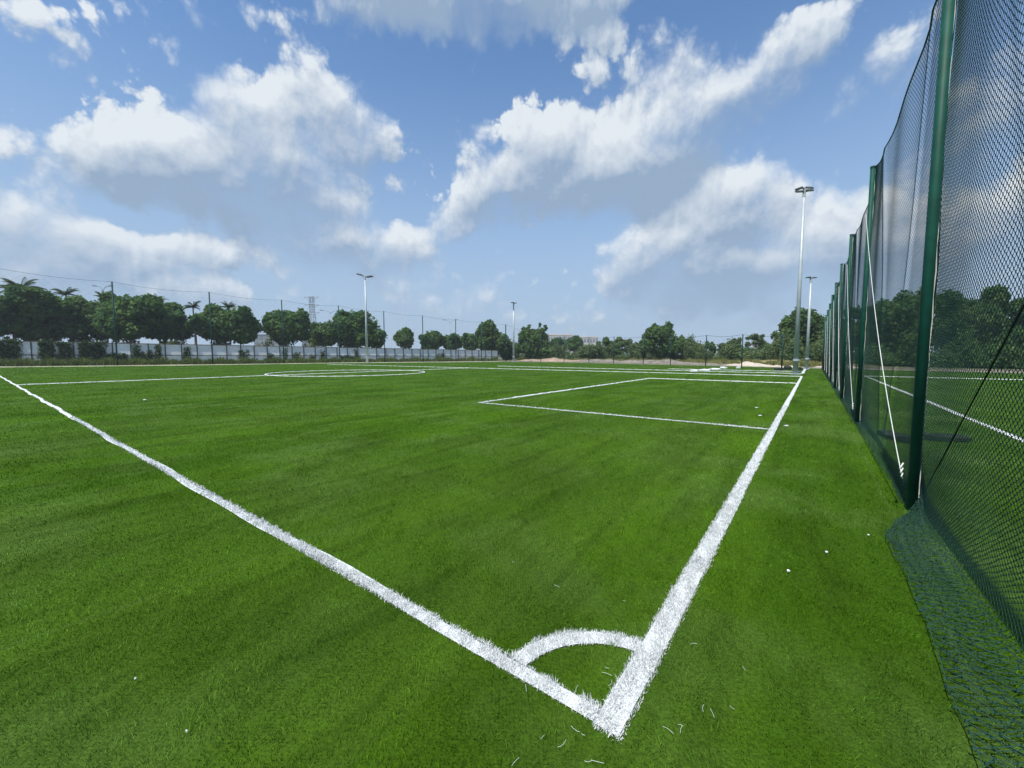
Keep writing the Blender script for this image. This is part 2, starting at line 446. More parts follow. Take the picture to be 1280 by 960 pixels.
# ------------------------------------------------------------------ ground sheets
mb = MB(); R = 640
ring = [(R * math.cos(a), R * math.sin(a), 0) for a in np.linspace(0, 2 * math.pi, 48, endpoint=False)]
mb.add(ring, [tuple(range(48))]); tag(mb.build('ground', M['ground']), kind='structure')

edge_px = [(-500, 465.5), (0, 459.2), (240, 456.6), (420, 453.9), (620, 452.2), (700, 453.0), (800, 455.4), (900, 457.6), (1002, 460.4), (1278, 466.6), (1600, 474)]
edge = [at(x, y) for x, y in edge_px]
poly = [Vector((70, -30, 0)), Vector((-150, -30, 0))]
Zt = 0.004
verts = [(p.x, p.y, Zt) for p in edge] + [(p.x, p.y, Zt) for p in poly]
mb = MB(); mb.add(verts, [tuple(range(len(verts)))[::-1]]); tag(mb.build('turf_field', M['turf']), kind='structure')
# pale sandy strip round the turf
mb = MB(); n_out = []
rnd = random.Random(5)
fine = []
for a, b in zip(edge_px[:-1], edge_px[1:]):
    for k in range(10):
        fine.append((a[0] + (b[0] - a[0]) * k / 10, a[1] + (b[1] - a[1]) * k / 10))
vs = []
for i, (x, y) in enumerate(fine):
    p = at(x, y); d = Vector((p.x, p.y, 0)).normalized()
    wdt = (3.0 if x < 640 else 5.0) + rnd.uniform(-1.2, 1.4)
    vs += [tuple(p + d * (-0.15) + Vector((0, 0, 0.010))), tuple(p + d * wdt + Vector((0, 0, 0.010)))]
cut = next(i for i, q in enumerate(fine) if q[0] > 622)
mb.add(vs[:2 * cut + 2], [(2 * i, 2 * i + 2, 2 * i + 3, 2 * i + 1) for i in range(cut)])
tag(mb.build('sand_strip', M['sand']), kind='structure')
mb = MB(); mb.add(vs[2 * cut:], [(2 * i, 2 * i + 2, 2 * i + 3, 2 * i + 1) for i in range(len(fine) - 1 - cut)])
tag(mb.build('gravel_strip', M['rubble']), kind='structure')

# ------------------------------------------------------------------ hazy air
hm = bpy.data.materials.new('hazy_air'); hm.use_nodes = True; hm.node_tree.nodes.clear(); H_ = NT(hm.node_tree)
pv = H_.node('ShaderNodeVolumePrincipled'); pv.inputs['Color'].default_value = (0.86, 0.92, 1.0, 1); pv.inputs['Density'].default_value = 0.0004; pv.inputs['Anisotropy'].default_value = 0.2
ho = H_.node('ShaderNodeOutputMaterial'); H_.l.new(pv.outputs[0], ho.inputs['Volume'])
mb = MB(); mb.box((0, 0, 17.5), (1300, 1300, 37)); tag(mb.build('haze', hm), 'thin pale haze in the air', 'haze', kind='stuff')

# ------------------------------------------------------------------ white lines and turf pile
WA, WB, WL = 0.125, 0.085, 0.10
L_FIELD, HALF, W_FIELD = 62.8, 31.39, 33.31
D1, D2, PD = 8.11, 24.7, 7.79
CIRC = (18.1, 31.1, 6.2)
rng = np.random.default_rng(11)
def st_of(P):
    X = P[:, 0] - CX; Y = P[:, 1] - CY
    return X * sy + Y * cyw, -X * cyw + Y * sy
def line_mask(P, grow=0.0):
    s, t = st_of(P); out = np.zeros(len(P), dtype=np.int8)
    g_ = grow
    out[(np.abs(t) < WA / 2 + g_) & (s > -WA / 2 - g_) & (s < W_FIELD)] = 1
    out[(np.abs(s) < WB / 2 + g_) & (t > -WA / 2 - g_) & (t < L_FIELD)] = 2
    r = np.hypot(s, t)
    out[(np.abs(r - 0.50) < 0.052 + g_) & (s > 0) & (t > 0) & (out == 0)] = 3
    out[(np.abs(s - D1) < WL / 2 + g_) & (t > 0.1) & (t < PD + WL / 2)] = 4
    out[(np.abs(t - PD) < WL / 2 + g_) & (s > D1) & (s < D2)] = 4
    out[(np.abs(t + 3.6) < WL / 2 + g_)] = 5
    return out

def inside_turf(P):
    q = [(p.x, p.y) for p in edge] + [(p.x, p.y) for p in poly]; x, y = P[:, 0], P[:, 1]; ins = np.zeros(len(P), dtype=bool)
    for (x0, y0), (x1, y1) in zip(q, q[1:] + q[:1]):
        if y0 != y1: ins ^= ((y0 > y) != (y1 > y)) & (x < (x1 - x0) * (y - y0) / (y1 - y0) + x0)
    return ins
def scatter(n0, r0, r1, az0, az1, seed):
    """roots, density n0 per m2 to r0, then falling as 1/r^2"""
    rg = np.random.default_rng(seed)
    A1 = 0.5 * r0 * r0 * n0; A2 = n0 * r0 * r0 * math.log(r1 / r0); tot = (A1 + A2) * (az1 - az0)
    n = int(tot)
    u = rg.random(n) * (A1 + A2)
    r = np.where(u < A1, np.sqrt(2 * u / n0), r0 * np.exp(np.clip((u - A1), 0, None) / (n0 * r0 * r0)))
    a = az0 + rg.random(n) * (az1 - az0)
    return np.stack([r * np.sin(a), r * np.cos(a)], 1), r

def smooth_noise(P, scale, seed):
    rg = np.random.default_rng(seed); out = np.zeros(len(P))
    for k in range(9):
        th = rg.random() * 6.283; fr = scale * (0.6 + 1.6 * rg.random()); ph = rg.random() * 6.283
        out += np.sin((P[:, 0] * math.cos(th) + P[:, 1] * math.sin(th)) * fr + ph)
    return out / 4.0

def blades(P, r, seed, length, spread, widen=1.0, z0=0.004, up=0.0, swirl=0.9):
    rg = np.random.default_rng(seed); n = len(P)
    w = np.maximum(0.0022, 0.00085 * r) * (0.7 + 0.6 * rg.random(n)) * widen
    L = length * (0.65 + 0.6 * rg.random(n)) * (1 + 0.01 * r) * np.clip(0.85 + 0.4 * smooth_noise(P, 34.0, 17) + 0.25 * smooth_noise(P, 9.0, 18), 0.35, 1.7)
    # nap direction: along the rolls, swirling in patches
    base = (math.pi / 2 - YAW) + math.pi + 1.1 * smooth_noise(P, 1.3, 3) + 0.9 * smooth_noise(P, 5.0, 4) + 0.8 * smooth_noise(P, 22.0, 14)
    th = base + rg.normal(0, swirl, n)
    lean = np.clip(0.62 + 0.28 * smooth_noise(P, 3.0, 8) + rg.normal(0, spread, n) - up, 0.05, 1.42)
    dx, dy = np.cos(th), np.sin(th); ft = rg.random(n) * 6.283
    wx, wy = np.cos(ft) * w / 2, np.sin(ft) * w / 2
    hx = np.sin(lean * 0.6) * L * 0.5; hz = np.cos(lean * 0.6) * L * 0.5
    ex = hx + np.sin(lean * 1.25) * L * 0.5; ez = hz + np.cos(lean * 1.25) * L * 0.5
    ez = np.maximum(ez, 0.003)
    V = np.zeros((n, 5, 3), dtype=np.float32)
    V[:, 0] = np.stack([P[:, 0] - wx, P[:, 1] - wy, np.full(n, z0)], 1)
    V[:, 1] = np.stack([P[:, 0] + wx, P[:, 1] + wy, np.full(n, z0)], 1)
    mx, my = P[:, 0] + dx * hx, P[:, 1] + dy * hx
    V[:, 2] = np.stack([mx + wx * .85, my + wy * .85, z0 + hz], 1)
    V[:, 3] = np.stack([mx - wx * .85, my - wy * .85, z0 + hz], 1)
    V[:, 4] = np.stack([P[:, 0] + dx * ex, P[:, 1] + dy * ex, z0 + ez], 1)
    i = np.arange(n)[:, None] * 5
    F = np.concatenate([i + [0, 1, 2], i + [0, 2, 3], i + [3, 2, 4]], 1).reshape(-1, 3)
    return V.reshape(-1, 3), F

P, r = scatter(11500, 2.8, 105.0, -1.08, 1.08, 21)
# tufts: pull roots together a little
cell = 0.016
jit = (np.floor(P / cell) + 0.5) * cell
P = P * 0.62 + jit * 0.38
lm = line_mask(P)
keep = (lm == 0) & (r > 0.35) & inside_turf(P)
V, F = blades(P[keep], r[keep], 5, 0.026, 0.36)
me = np_mesh('turf_pile', V, F)
tag(link_mesh('turf_pile', me, M['blade']), 'green turf fibres covering the pitch', 'grass', kind='stuff')

def strip(mb, pts, w, z, closed=False):
    n = len(pts); vs = []
    for i, p in enumerate(pts):
        a = pts[i - 1] if (closed or i) else pts[i]; b = pts[(i + 1) % n] if (closed or i < n - 1) else pts[i]
        d = (b - a).normalized(); q = Vector((-d.y, d.x, 0)) * (w / 2)
        vs += [(p.x + q.x, p.y + q.y, z), (p.x - q.x, p.y - q.y, z)]
    m_ = n if closed else n - 1
    mb.add(vs, [(2 * i, 2 * i + 1, 2 * ((i + 1) % n) + 1, 2 * ((i + 1) % n)) for i in range(m_)])
def wob(s, seed): return 0.012 * math.sin(s * 1.3 + seed) + 0.008 * math.sin(s * 3.1 + 2 * seed)
def seg(a, b, n=40, seed=1.0, amp=1.0):
    d = Vector(b) - Vector(a); q = Vector((-d.y, d.x)).normalized(); out = []
    for k in range(n + 1):
        p = Vector(a) + d * k / n; o = q * wob(d.length * k / n, seed) * amp
        out.append(fld(p.x + o.x, p.y + o.y))
    return out
def line_obj(name, parts, near_id=None, zz=0.012):
    mb = MB()
    for pts, w, closed in parts:
        if near_id is None: strip(mb, pts, w, zz, closed)
        else: strip(mb, pts, w * 0.86, zz - 0.002, closed)
        far = [p for p in pts if p.length > 14]
        if len(far) > 2:                                 # the tufted pile of the far stretch as one low ridge
            cl = closed and len(far) == len(pts); n = len(far); vs = []
            for i, p in enumerate(far):
                a = far[i - 1] if (cl or i) else far[i]; b = far[(i + 1) % n] if (cl or i < n - 1) else far[i]
                d = (b - a).normalized(); q = Vector((-d.y, d.x, 0)) * (w / 2); h = 0.034 + 0.008 * math.sin(i * 2.7 + zz * 900)
                h += 1.2 * (zz - 0.012)
                for k, zf in ((1.0, .2), (.55, 1.0), (-.55, 1.0), (-1.0, .2)): vs.append((p.x + q.x * k, p.y + q.y * k, h * zf))
            for i in range(n if cl else n - 1):
                j = (i + 1) % n
                mb.add([vs[i * 4 + k] for k in range(4)] + [vs[j * 4 + k] for k in range(4)], [(k, k + 1, k + 5, k + 4) for k in range(3)])
    V = np.array(mb.v); Fq = np.array(mb.f)
    F = np.concatenate([Fq[:, [0, 1, 2]], Fq[:, [0, 2, 3]]], 0)
    if near_id is not None:
        sel = WM == near_id
        V2, F2 = blades(WP[sel], WR[sel], 40 + near_id, 0.023, 0.35, 1.2, z0=0.010, up=-0.15, swirl=2.6)
        F = np.concatenate([F, F2 + len(V)], 0); V = np.concatenate([V, V2], 0)
    me = np_mesh(name, V, F)
    return tag(link_mesh(name, me, M['white']), kind='structure')
WP, WR = scatter(44000, 3.2, 24.0, -1.08, 1.08, 77)
WJ = np.random.default_rng(78).normal(0, 0.0045, WP.shape); WM = line_mask(WP + WJ, 0.0)
line_obj('goal_line', [(seg((-WA / 2 + .02, 0), (W_FIELD, 0), 120, 1.0, 0.5), WA, False)], 1)
line_obj('touchline', [(seg((WA / 2, WB * 0.0), (WA / 2 + 0.001, 0.002), 1), 0.01, False), (seg((0, WA / 2 + .002), (0, L_FIELD), 200, 2.3, 1.6), WB, False)], 2, 0.0125)
arc = [fld(0.5 * math.cos(a), 0.5 * math.sin(a)) for a in np.linspace(0.11, math.pi / 2 - 0.09, 24)]
line_obj('corner_arc', [(arc, 0.104, False)], 3, 0.0130)
line_obj('penalty_area_line', [(seg((D1, WA / 2 + .002), (D1, PD + WL / 2), 40, 3), WL, False), (seg((D1 + WL / 2 + .002, PD), (D2 - WL / 2, PD), 50, 4), WL, False),
                               (seg((D2, WA / 2 + .002), (D2, PD + WL / 2), 40, 5), WL * 0.55, False)], 4)
line_obj('halfway_line', [(seg((WB / 2 + .002, HALF), (W_FIELD - .06, HALF), 80, 6, 2.0), WL, False)], None, 0.0125)
cc = [fld(CIRC[0] + CIRC[2] * math.cos(a), CIRC[1] + CIRC[2] * math.sin(a)) for a in np.linspace(0, 2 * math.pi, 96, endpoint=False)]
line_obj('centre_circle_line', [(cc, WL * 1.1, True)], None, 0.0135)
line_obj('far_touchline', [(seg((W_FIELD, 0), (W_FIELD + 0.4, L_FIELD), 120, 7, 2.0), WL, False)], None, 0.0145)
G2 = 38.6
line_obj('second_pitch_line', [(seg((G2, 0.05), (G2 + 3.2, 34), 80, 8, 2.0), WL, False), (seg((G2 + .06, 0.05), (52.5, 0.05), 20, 9), 0.2, False),
                               (seg((43.5, 0.2), (44, 12), 20, 10), WL, False)], None, 0.0155)
line_obj('neighbour_pitch_line', [(seg((-8, -3.6), (36.5, -3.6), 60, 11), WL, False), (seg((36.5, -3.55), (36.5, -40), 60, 11), WL, False)], 5, 0.0165)

# ------------------------------------------------------------------ netting fence on the right
def strands(A, B, d):
    """3-sided threads from A to B"""
    n = len(A); D = B - A; Ln = np.linalg.norm(D, axis=1, keepdims=True); D = D / np.maximum(Ln, 1e-6)
    ref = np.tile(np.array([[0.3, 0.2, 0.93]]), (n, 1)); a = np.cross(D, ref); a /= np.maximum(np.linalg.norm(a, axis=1, keepdims=True), 1e-6)
    b = np.cross(D, a); rr = d / 2
    V = np.zeros((n, 6, 3), dtype=np.float32)
    for k in range(3):
        th = 2 * math.pi * k / 3; o = (a * math.cos(th) + b * math.sin(th)) * rr
        V[:, k] = A + o; V[:, 3 + k] = B + o
    i = np.arange(n)[:, None] * 6
    F = np.concatenate([i + [0, 1, 4, 3], i + [1, 2, 5, 4], i + [2, 0, 3, 5]], 1).reshape(-1, 4)
    return V.reshape(-1, 3), F
POST_T, FH = -1.42, 5.42
POST_S = [-2.2, 3.90, 10.05, 16.0, 21.3, 27.0, 32.6, 38.2, 43.8, 49.4, 55.0]
fence = thing('netting_fence', fld(POST_S[1], POST_T), 'tall green ball-stop netting fence on round posts beside the goal line', 'fence')
fb = fence.location.copy()
for s in POST_S:
    b = fld(s, POST_T); lx = 0.006 * math.sin(s * 2)
    mb = MB(fb); mb.tube([b, b + Vector((lx, 0, FH / 2)), b + Vector((lx * 2, 0, FH))], 0.041, 16)
    po = mb.build('post', M['post'], fence, True)
    mb = MB(fb); mb.tube([b + Vector((lx * 2, 0, FH - .03)), b + Vector((lx * 2, 0, FH + .012))], 0.046, 16); mb.build('cap', M['post'], po)
    mb = MB(fb); mb.tube([fld(s + .018, POST_T - .050, FH * q / 24 + .02) + Vector((0, 0, 0)) + Vector((.006 * (-1) ** q, 0, 0)) for q in range(25)], 0.0045, 5); mb.build('lacing_rope', M['rope'], fence)
def net_bay(s0, s1, cellw, thr, skirt, seed, rows=0):
    rg = np.random.default_rng(seed)
    nu = max(4, int(round((s1 - s0) * 1.12 / (cellw / 2)))); nu += nu % 2
    nv = int(round(FH * 1.1 / (cellw / 2))); nsk = rows
    I, J = np.meshgrid(np.arange(nu + 1), np.arange(-nsk, nv + 1), indexing='ij')
    ph = rg.random(12) * 6.28
    def pos(i, j):
        u = i / nu; v = j / nv
        aa = 0.62
        g = u - aa * np.sin(2 * np.pi * u) / (2 * np.pi) * (0.55 + 0.45 * np.clip(v, 0, 1))
        edge_ = np.exp(-np.minimum(u, 1 - u) / 0.10)
        s = s0 + (s1 - s0) * g + 0.03 * np.sin(9 * v + ph[0]) * (1 - edge_)
        top = FH - 0.02 - (0.16 + 0.05 * np.sin(seed)) * 4 * u * (1 - u)
        vv = np.clip(v, 0, 1)
        z = top * (vv ** 1.18) + 0.02
        z += 0.16 * edge_ * np.sin(v * 22 + ph[2]) * np.sin(np.pi * vv) * 0.35
        z -= 0.30 * 4 * u * (1 - u) * vv * (1 - vv)
        t = POST_T - 0.052 - 0.16 * np.sin(np.pi * u) ** 0.8 * (0.35 + 0.65 * (1 - vv)) * vv ** 0.3
        t += 0.012 * np.sin(u * 26 + v * 5 + ph[3]) * np.sin(np.pi * u) * vv
        t += 0.012 * edge_ * np.sin(v * 14 + ph[4])
        fold = np.exp(-((u - 0.30 - 0.22 * (1 - v)) / 0.018) ** 2) + np.exp(-((u - 0.72 + 0.15 * (1 - v)) / 0.022) ** 2)
        t += 0.022 * fold * np.clip(v * 4, 0, 1)
        if nsk:
            k = np.clip(-j / max(nsk, 1), 0, 1); lay = (k > .55) & (skirt > .2)
            if skirt > .2: k = np.where(k > .55, 1 - (k - .55) / .45 * .8, k / .55)   # folded back on itself
            taper = np.clip((1.0 - u) / 0.22, 0, 1) ** 0.8 if skirt > .2 else 1.0
            t = t + k * skirt * taper + np.where(k > 0, 0.012 * np.sin(u * 19 + ph[5]) * k + 0.006 * np.sin(u * 70 + k * 9 + ph[7]) + 0.007 * np.sin(u * 173 + k * 31 + 3 * np.sin(u * 41)) + 0.006 * np.sin(u * 311 - k * 47), 0)
            s = s + np.where(k > 0, 0.012 * np.sin(k * 23 + u * 31) + 0.010 * np.sin(k * 61 + u * 227 + 2 * np.sin(u * 53)), 0)
            z = np.where(k > 0, 0.034 + 0.012 * lay + 0.012 * np.abs(np.sin(u * 33 + k * 9 + ph[6])) + 0.03 * np.exp(-((k - .12) / .1) ** 2), z)
        if skirt > .2: z = z + np.where(v < 0.06, 0.17 * np.exp(-((1 - u) / 0.03) ** 2) * np.clip(1 + j / 14.0, 0, 1), 0)
        z = z + 0.004 * np.sin(i * 1.7 + j * 2.3)
        X = CX + s * sy - t * cyw; Y = CY + s * cyw + t * sy
        return np.stack([X, Y, z], -1) - np.array(fb)
    ev = (I + J) % 2 == 0
    As, Bs = [], []
    for dj in (1, -1):
        ok = ev & (I < nu) & (J + dj <= nv) & (J + dj >= -nsk)
        i, j = I[ok], J[ok]
        As.append(pos(i.astype(float), j.astype(float))); Bs.append(pos(i + 1.0, j + float(dj)))
    A, B = np.concatenate(As), np.concatenate(Bs)
    V, F = strands(A, B, thr)
    # knots: short thick joins
    kk = ev & (I < nu)
    K = pos(I[kk].astype(float), J[kk].astype(float)); K2 = K + np.array([0, 0, cellw * 0.16])
    V2, F2 = strands(K - np.array([0, 0, cellw * 0.10]), K2, thr * 1.7)
    me = np_mesh('net', np.concatenate([V, V2]), np.concatenate([F, F2 + len(V)]))
    link_mesh('net', me, M['net'], fence)
    mb = MB(fb); pts = []
    for k in range(25):
        p = pos(np.array([nu * k / 24.0]), np.array([float(nv)]))[0] + np.array(fb); pts.append(p + np.array([0, 0, .01]))
    mb.tube(pts, 0.010 if s0 < 20 else .014, 6); mb.build('top_rope', M['net'], fence, True)
    if skirt > .2:
        mb = MB(fb); pts = []
        for k in range(40):
            p = pos(np.array([nu * k / 39.0]), np.array([-nsk * .55]))[0] + np.array(fb); pts.append(p + np.array([0, 0, .004]))
        mb.tube(pts, 0.0022, 6); mb.build('hem_rope', M['net'], fence, True)
for k in range(len(POST_S) - 1):
    s0, s1 = POST_S[k], POST_S[k + 1]
    cw = [0.058, 0.058, 0.072, 0.10, 0.14, 0.2, 0.2, 0.25, 0.25, 0.25][k]
    net_bay(s0, s1, cw, (0.0039 if k == 0 else 0.0029) * (cw / 0.058), 0.33 if k == 0 else 0.10, 30 + k, 11 if k == 0 else (8 if k < 3 else 2))
for k in range(1, len(POST_S) - 3):
    a = fld(POST_S[k] + 0.02, POST_T + 0.075, 0.30); b = fld(POST_S[k + 1] - 0.02, POST_T + 0.06, FH - 0.95)
    mb = MB(fb); pts = [a.lerp(b, q / 16) - Vector((0, 0, 0.34 * 4 * (q / 16) * (1 - q / 16))) for q in range(17)]
    mb.tube(pts, 0.0045 if k < 3 else 0.007, 6)
    for q in range(3):
        mb.tube([a + Vector((0, 0, 0.05 + q * .05)), a + Vector((-0.03 - .01 * q, -.02, 0.02 + q * .04))], 0.007, 5)
    mb.build('guy_rope', M['rope'], fence, True)
a = fld(POST_S[1] - 0.03, POST_T - 0.08, 0.22); b = fld(POST_S[0], POST_T - 0.08, FH - .1)
mb = MB(fb); mb.tube([a, a.lerp(b, .5) - Vector((0, 0, .1)), b], 0.005, 6); mb.build('guy_rope', M['cable'], fence, True)

# ------------------------------------------------------------------ floodlight poles
def floodlight(base, h, r0, r1, arm_dir, heads, label, collar=True, hs=1.0):
    t = thing('floodlight_pole', base, label, 'floodlight', 'floodlight poles round the pitches')
    mb = MB(base); mb.tube([base, base + Vector((0, 0, h))], [r0, r1], 14); p = mb.build('pole', M['galv'], t, True)
    mb = MB(base); mb.tube([base, base + Vector((0, 0, 0.04))], r0 * 2.0, 16)
    for k in range(8):
        a = k * math.pi / 4; c = base + Vector((math.cos(a), math.sin(a), 0)) * r0 * 1.6
        mb.tube([c + Vector((0, 0, .03)), c + Vector((0, 0, .12))], .025, 6)
    mb.build('base_plate', M['galv'], t)
    if collar:
        mb = MB(base); mb.tube([base + Vector((0, 0, 1.05)), base + Vector((0, 0, 1.18))], r0 * 1.18, 14)
        mb.box(base + Vector((r0 * 1.25, 0, 1.12)), (.1, .14, .1)); mb.build('collar', M['galv'], t)
    d = Vector((math.cos(arm_dir), math.sin(arm_dir), 0)); q = Vector((-d.y, d.x, 0))
    top = base + Vector((0, 0, h))
    mb = MB(base); mb.tube([top - d * 0.5 * hs, top + d * 0.5 * hs], 0.05, 8); mb.tube([top - Vector((0, 0, .5)), top + Vector((0, 0, .12))], r1 * 1.25, 10)
    mb.build('cross_arm', M['galv'], t)
    for (along, side, tilt, dz) in heads:
        c = top + d * along * hs + q * side * hs + Vector((0, 0, dz * hs)); sg = 1 if along >= 0 else -1
        mb = MB(base); c2 = c + d * sg * 0.45 * hs
        rz = arm_dir
        mb.box(c2, (0.95 * hs, 0.62 * hs, 0.13 * hs), rz, tilt=-tilt * sg)
        for k in range(5): mb.box(c2 + (d * (k - 2) * 0.16 + Vector((0, 0, .10 - tilt * sg * (k - 2) * 0.16))) * hs, (0.03 * hs, 0.5 * hs, 0.09 * hs), rz)
        mb.tube([c - d * sg * .1 - Vector((0, 0, .05)), c + d * sg * .15], 0.045, 6)
        hd = mb.build('lamp_head', M['lampbody'], t)
        mb = MB(base); mb.box(c2 - Vector((0, 0, .075 * hs)), (0.85 * hs, 0.52 * hs, 0.012), rz, tilt=-tilt * sg); mb.build('lens', M['lampglass'], hd)
    return t
b = at(994, 468); floodlight(b, 13.95, 0.175, 0.085, math.radians(128), [(.1, .30, .1, .30), (.1, .30, -.25, -.12), (-.1, -.28, .35, .22), (-.1, -.28, .2, -.15)], 'tall grey floodlight pole with four lamp heads nearest the netting fence', hs=.52)
b = at(1008, 461.7); floodlight(b, 9.5, 0.16, 0.09, math.radians(8), [(.2, 0, -.1, .05), (-.2, 0, .1, .1)], 'slim grey floodlight pole just behind the tallest one, in front of the big tree', hs=.5)
b = at(459, 453.4); floodlight(b, 16.7, 0.24, 0.13, math.radians(-6), [(.3, 0, -.12, .05), (-.35, 0, -.25, .35)], 'grey floodlight pole in front of the white hoarding and dark round tree', hs=1.25)
b = at(642, 452.0); floodlight(b, 13.4, 0.24, 0.14, math.radians(60), [(.2, 0, -.1, .1), (-.2, 0, .1, .1)], 'distant grey floodlight pole beside the end of the white hoarding', hs=.9)

# ------------------------------------------------------------------ far netting fences
def far_fence(posts, name, label, rope_mid, r=0.09):
    """posts: (px, base py, top py)"""
    B = []; T = []
    for (x, y, ty) in posts:
        b_ = at(x, y); h = atY(x, ty, b_.y).z; B.append(b_); T.append(b_ + Vector((0, 0, h)))
    t = thing(name, B[0], label, 'fence'); bb = B[0].copy()
    for b_, tp in zip(B, T):
        mb = MB(bb); mb.tube([b_, tp], r, 8); mb.build('post', M['postfar'], t, True)
    for i in range(len(B) - 1):
        for lev, sag, rad in ((1.0, 0.035, 0.016), (rope_mid, 0.02, 0.010)):
            a, c = B[i].lerp(T[i], lev), B[i + 1].lerp(T[i + 1], lev); ln = (c - a).length
            pts = [a.lerp(c, k / 10) - Vector((0, 0, ln * sag * 4 * (k / 10) * (1 - k / 10))) for k in range(11)]
            mb = MB(bb); mb.tube(pts, rad, 5); mb.build('cable', M['cable'], t, True)
        # sparse net
        ln = (B[i + 1] - B[i]).length; n = max(6, int(ln / 0.45)); m_ = int(T[i].z / 0.45)
        I, J = np.meshgrid(np.arange(n + 1), np.arange(m_ + 1), indexing='ij'); ev = (I + J) % 2 == 0
        As = []; Bs = []
        b0, b1, t0, t1 = (np.array(q) for q in (B[i], B[i + 1], T[i], T[i + 1]))
        def pp(ii, jj):
            u = (ii / n)[:, None]; v = (jj / m_)[:, None]
            p = (b0 * (1 - u) + b1 * u) * (1 - v) + (t0 * (1 - u) + t1 * u) * v
            p[:, 2] -= (ln * 0.035 * 4 * u * (1 - u) * v)[:, 0]
            return p - np.array(bb)
        for dj in (1, -1):
            ok = ev & (I < n) & (J + dj >= 0) & (J + dj <= m_)
            As.append(pp(I[ok].astype(float), J[ok].astype(float))); Bs.append(pp(I[ok] + 1.0, J[ok] + float(dj)))
        V_, F_ = strands(np.concatenate(As), np.concatenate(Bs), 0.006)
        link_mesh('net', np_mesh('net', V_, F_), M['net'], t)
    return t
far_fence([(-45, 459.4, 324), (147, 457.0, 352), (266, 455.5, 365), (355, 454.4, 375), (425, 453.6, 382), (481, 452.9, 389), (529, 452.4, 394.5), (570, 451.9, 399), (602, 451.6, 402.5), (632, 451.3, 405.5)],
          'netting_fence', 'far ball-stop netting fence on thin dark posts in front of the white hoarding', 0.45)
far_fence([(977, 461.8, 418), (927, 459.4, 418), (882, 457.6, 419), (838, 456.2, 420), (804, 455.2, 420.5), (767, 454.4, 421), (736, 453.6, 421.5), (705, 453.0, 420), (676, 452.4, 416), (632.5, 451.35, 405.5)],
          'netting_fence', 'far ball-stop netting fence on thin dark posts in front of the rubble bank', 0.6, 0.065)

# ------------------------------------------------------------------ white hoarding
HX = [(-80, 457.0, 424.2), (622, 450.2, 438.0)]
def hoard_pt(px): 
    f = (px - HX[0][0]) / (HX[1][0] - HX[0][0])
    b_ = at(px, HX[0][1] + f * (HX[1][1] - HX[0][1]))
    return b_, atY(px, HX[0][2] + f * (HX[1][2] - HX[0][2]), b_.y).z
h0, hh0 = hoard_pt(-80); h1, hh1 = hoard_pt(622)
hb = thing('hoarding', h1, 'long white corrugated metal hoarding with dark posts and rails below the trees', 'hoarding')
dirh = (h1 - h0); LH = dirh.length; dirh.normalize(); nrm = Vector((dirh.y, -dirh.x, 0))
if nrm.y > 0: nrm = -nrm
def hp(k, z, off=0.0):
    p = h0.lerp(h1, k) + nrm * off; return Vector((p.x, p.y, z))
NPAN = 44
for i in range(NPAN):
    k0, k1 = i / NPAN + 0.0004, (i + 1) / NPAN - 0.0004
    mb = MB(h1); vs = []; nrib = 12; rr_ = random.Random(i); dz = rr_.uniform(-.06, .05)
    for j in range(nrib * 2 + 1):
        k = k0 + (k1 - k0) * j / (nrib * 2); off = 0.02 * (j % 2)
        top = hh0 + (hh1 - hh0) * k + dz
        vs += [hp(k, 0.05, off), hp(k, top, off)]
    mb.add(vs, [(2 * j, 2 * j + 2, 2 * j + 3, 2 * j + 1) for j in range(nrib * 2)])
    pn = mb.build('panel', M['hoard'], hb)
for i in range(NPAN + 1):
    k = i / NPAN; top = hh0 + (hh1 - hh0) * k
    mb = MB(h1); c = hp(k, 0, .12); mb.box((c.x, c.y, (top + .05) / 2), (.16, .12, top + .05), math.atan2(dirh.y, dirh.x)); mb.build('post', M['hoardrail'], hb)
for f in (0.42, 0.985):
    mb = MB(h1); mb.tube([hp(0, hh0 * f, .10), hp(1, hh1 * f, .10)], .075, 6); mb.build('rail', M['hoardrail'], hb)
# small pale cabin box beside its end
pb = at(616.5, 450.0); mb = MB(pb)
zt = atY(616.5, 430.2, pb.y).z; zb = atY(616.5, 438.3, pb.y).z
bx = thing('site_cabin', pb, 'small pale box cabin standing on stilts at the end of the white hoarding', 'cabin')
mb.box((pb.x, pb.y + 1.2, (zt + zb) / 2), (2.3, 1.8, zt - zb)); mb.build('body', M['wallpale'], bx)
mb = MB(pb); mb.box((pb.x, pb.y + 1.2, zt + .06), (2.5, 2.0, .11)); mb.build('roof', M['hoard'], bx)
for dx in (-.9, .9):
    for dy in (.5, 1.9):
        mb = MB(pb); mb.box((pb.x + dx, pb.y + dy, zb / 2), (.15, .15, zb - .01)); mb.build('leg', M['hoardrail'], bx)
mb = MB(pb); mb.box((pb.x, pb.y + .29, (zt + zb) / 2 + .1), (1.4, .03, .8)); mb.build('window', M['pane'], bx)
# far short white wall behind the dark trees on the right
wa, wb_ = at(684, 448.2), at(752, 448.2)
mb = MB(wa); wl = thing('boundary_wall', wa, 'short pale boundary wall below the far dark trees behind the dirt heap', 'wall')
zt = atY(700, 441, wa.y).z; n = 9
mb.box(((wa.x + wb_.x) / 2, wa.y, zt / 2), (wb_.x - wa.x, .25, zt)); mb.build('panel', M['hoard'], wl)
for i in range(n + 1):
    mb = MB(wa); mb.box((wa.x + (wb_.x - wa.x) * i / n, wa.y - .2, zt / 2 + .1), (.3, .3, zt + .2)); mb.build('pillar', M['wallpale'], wl)

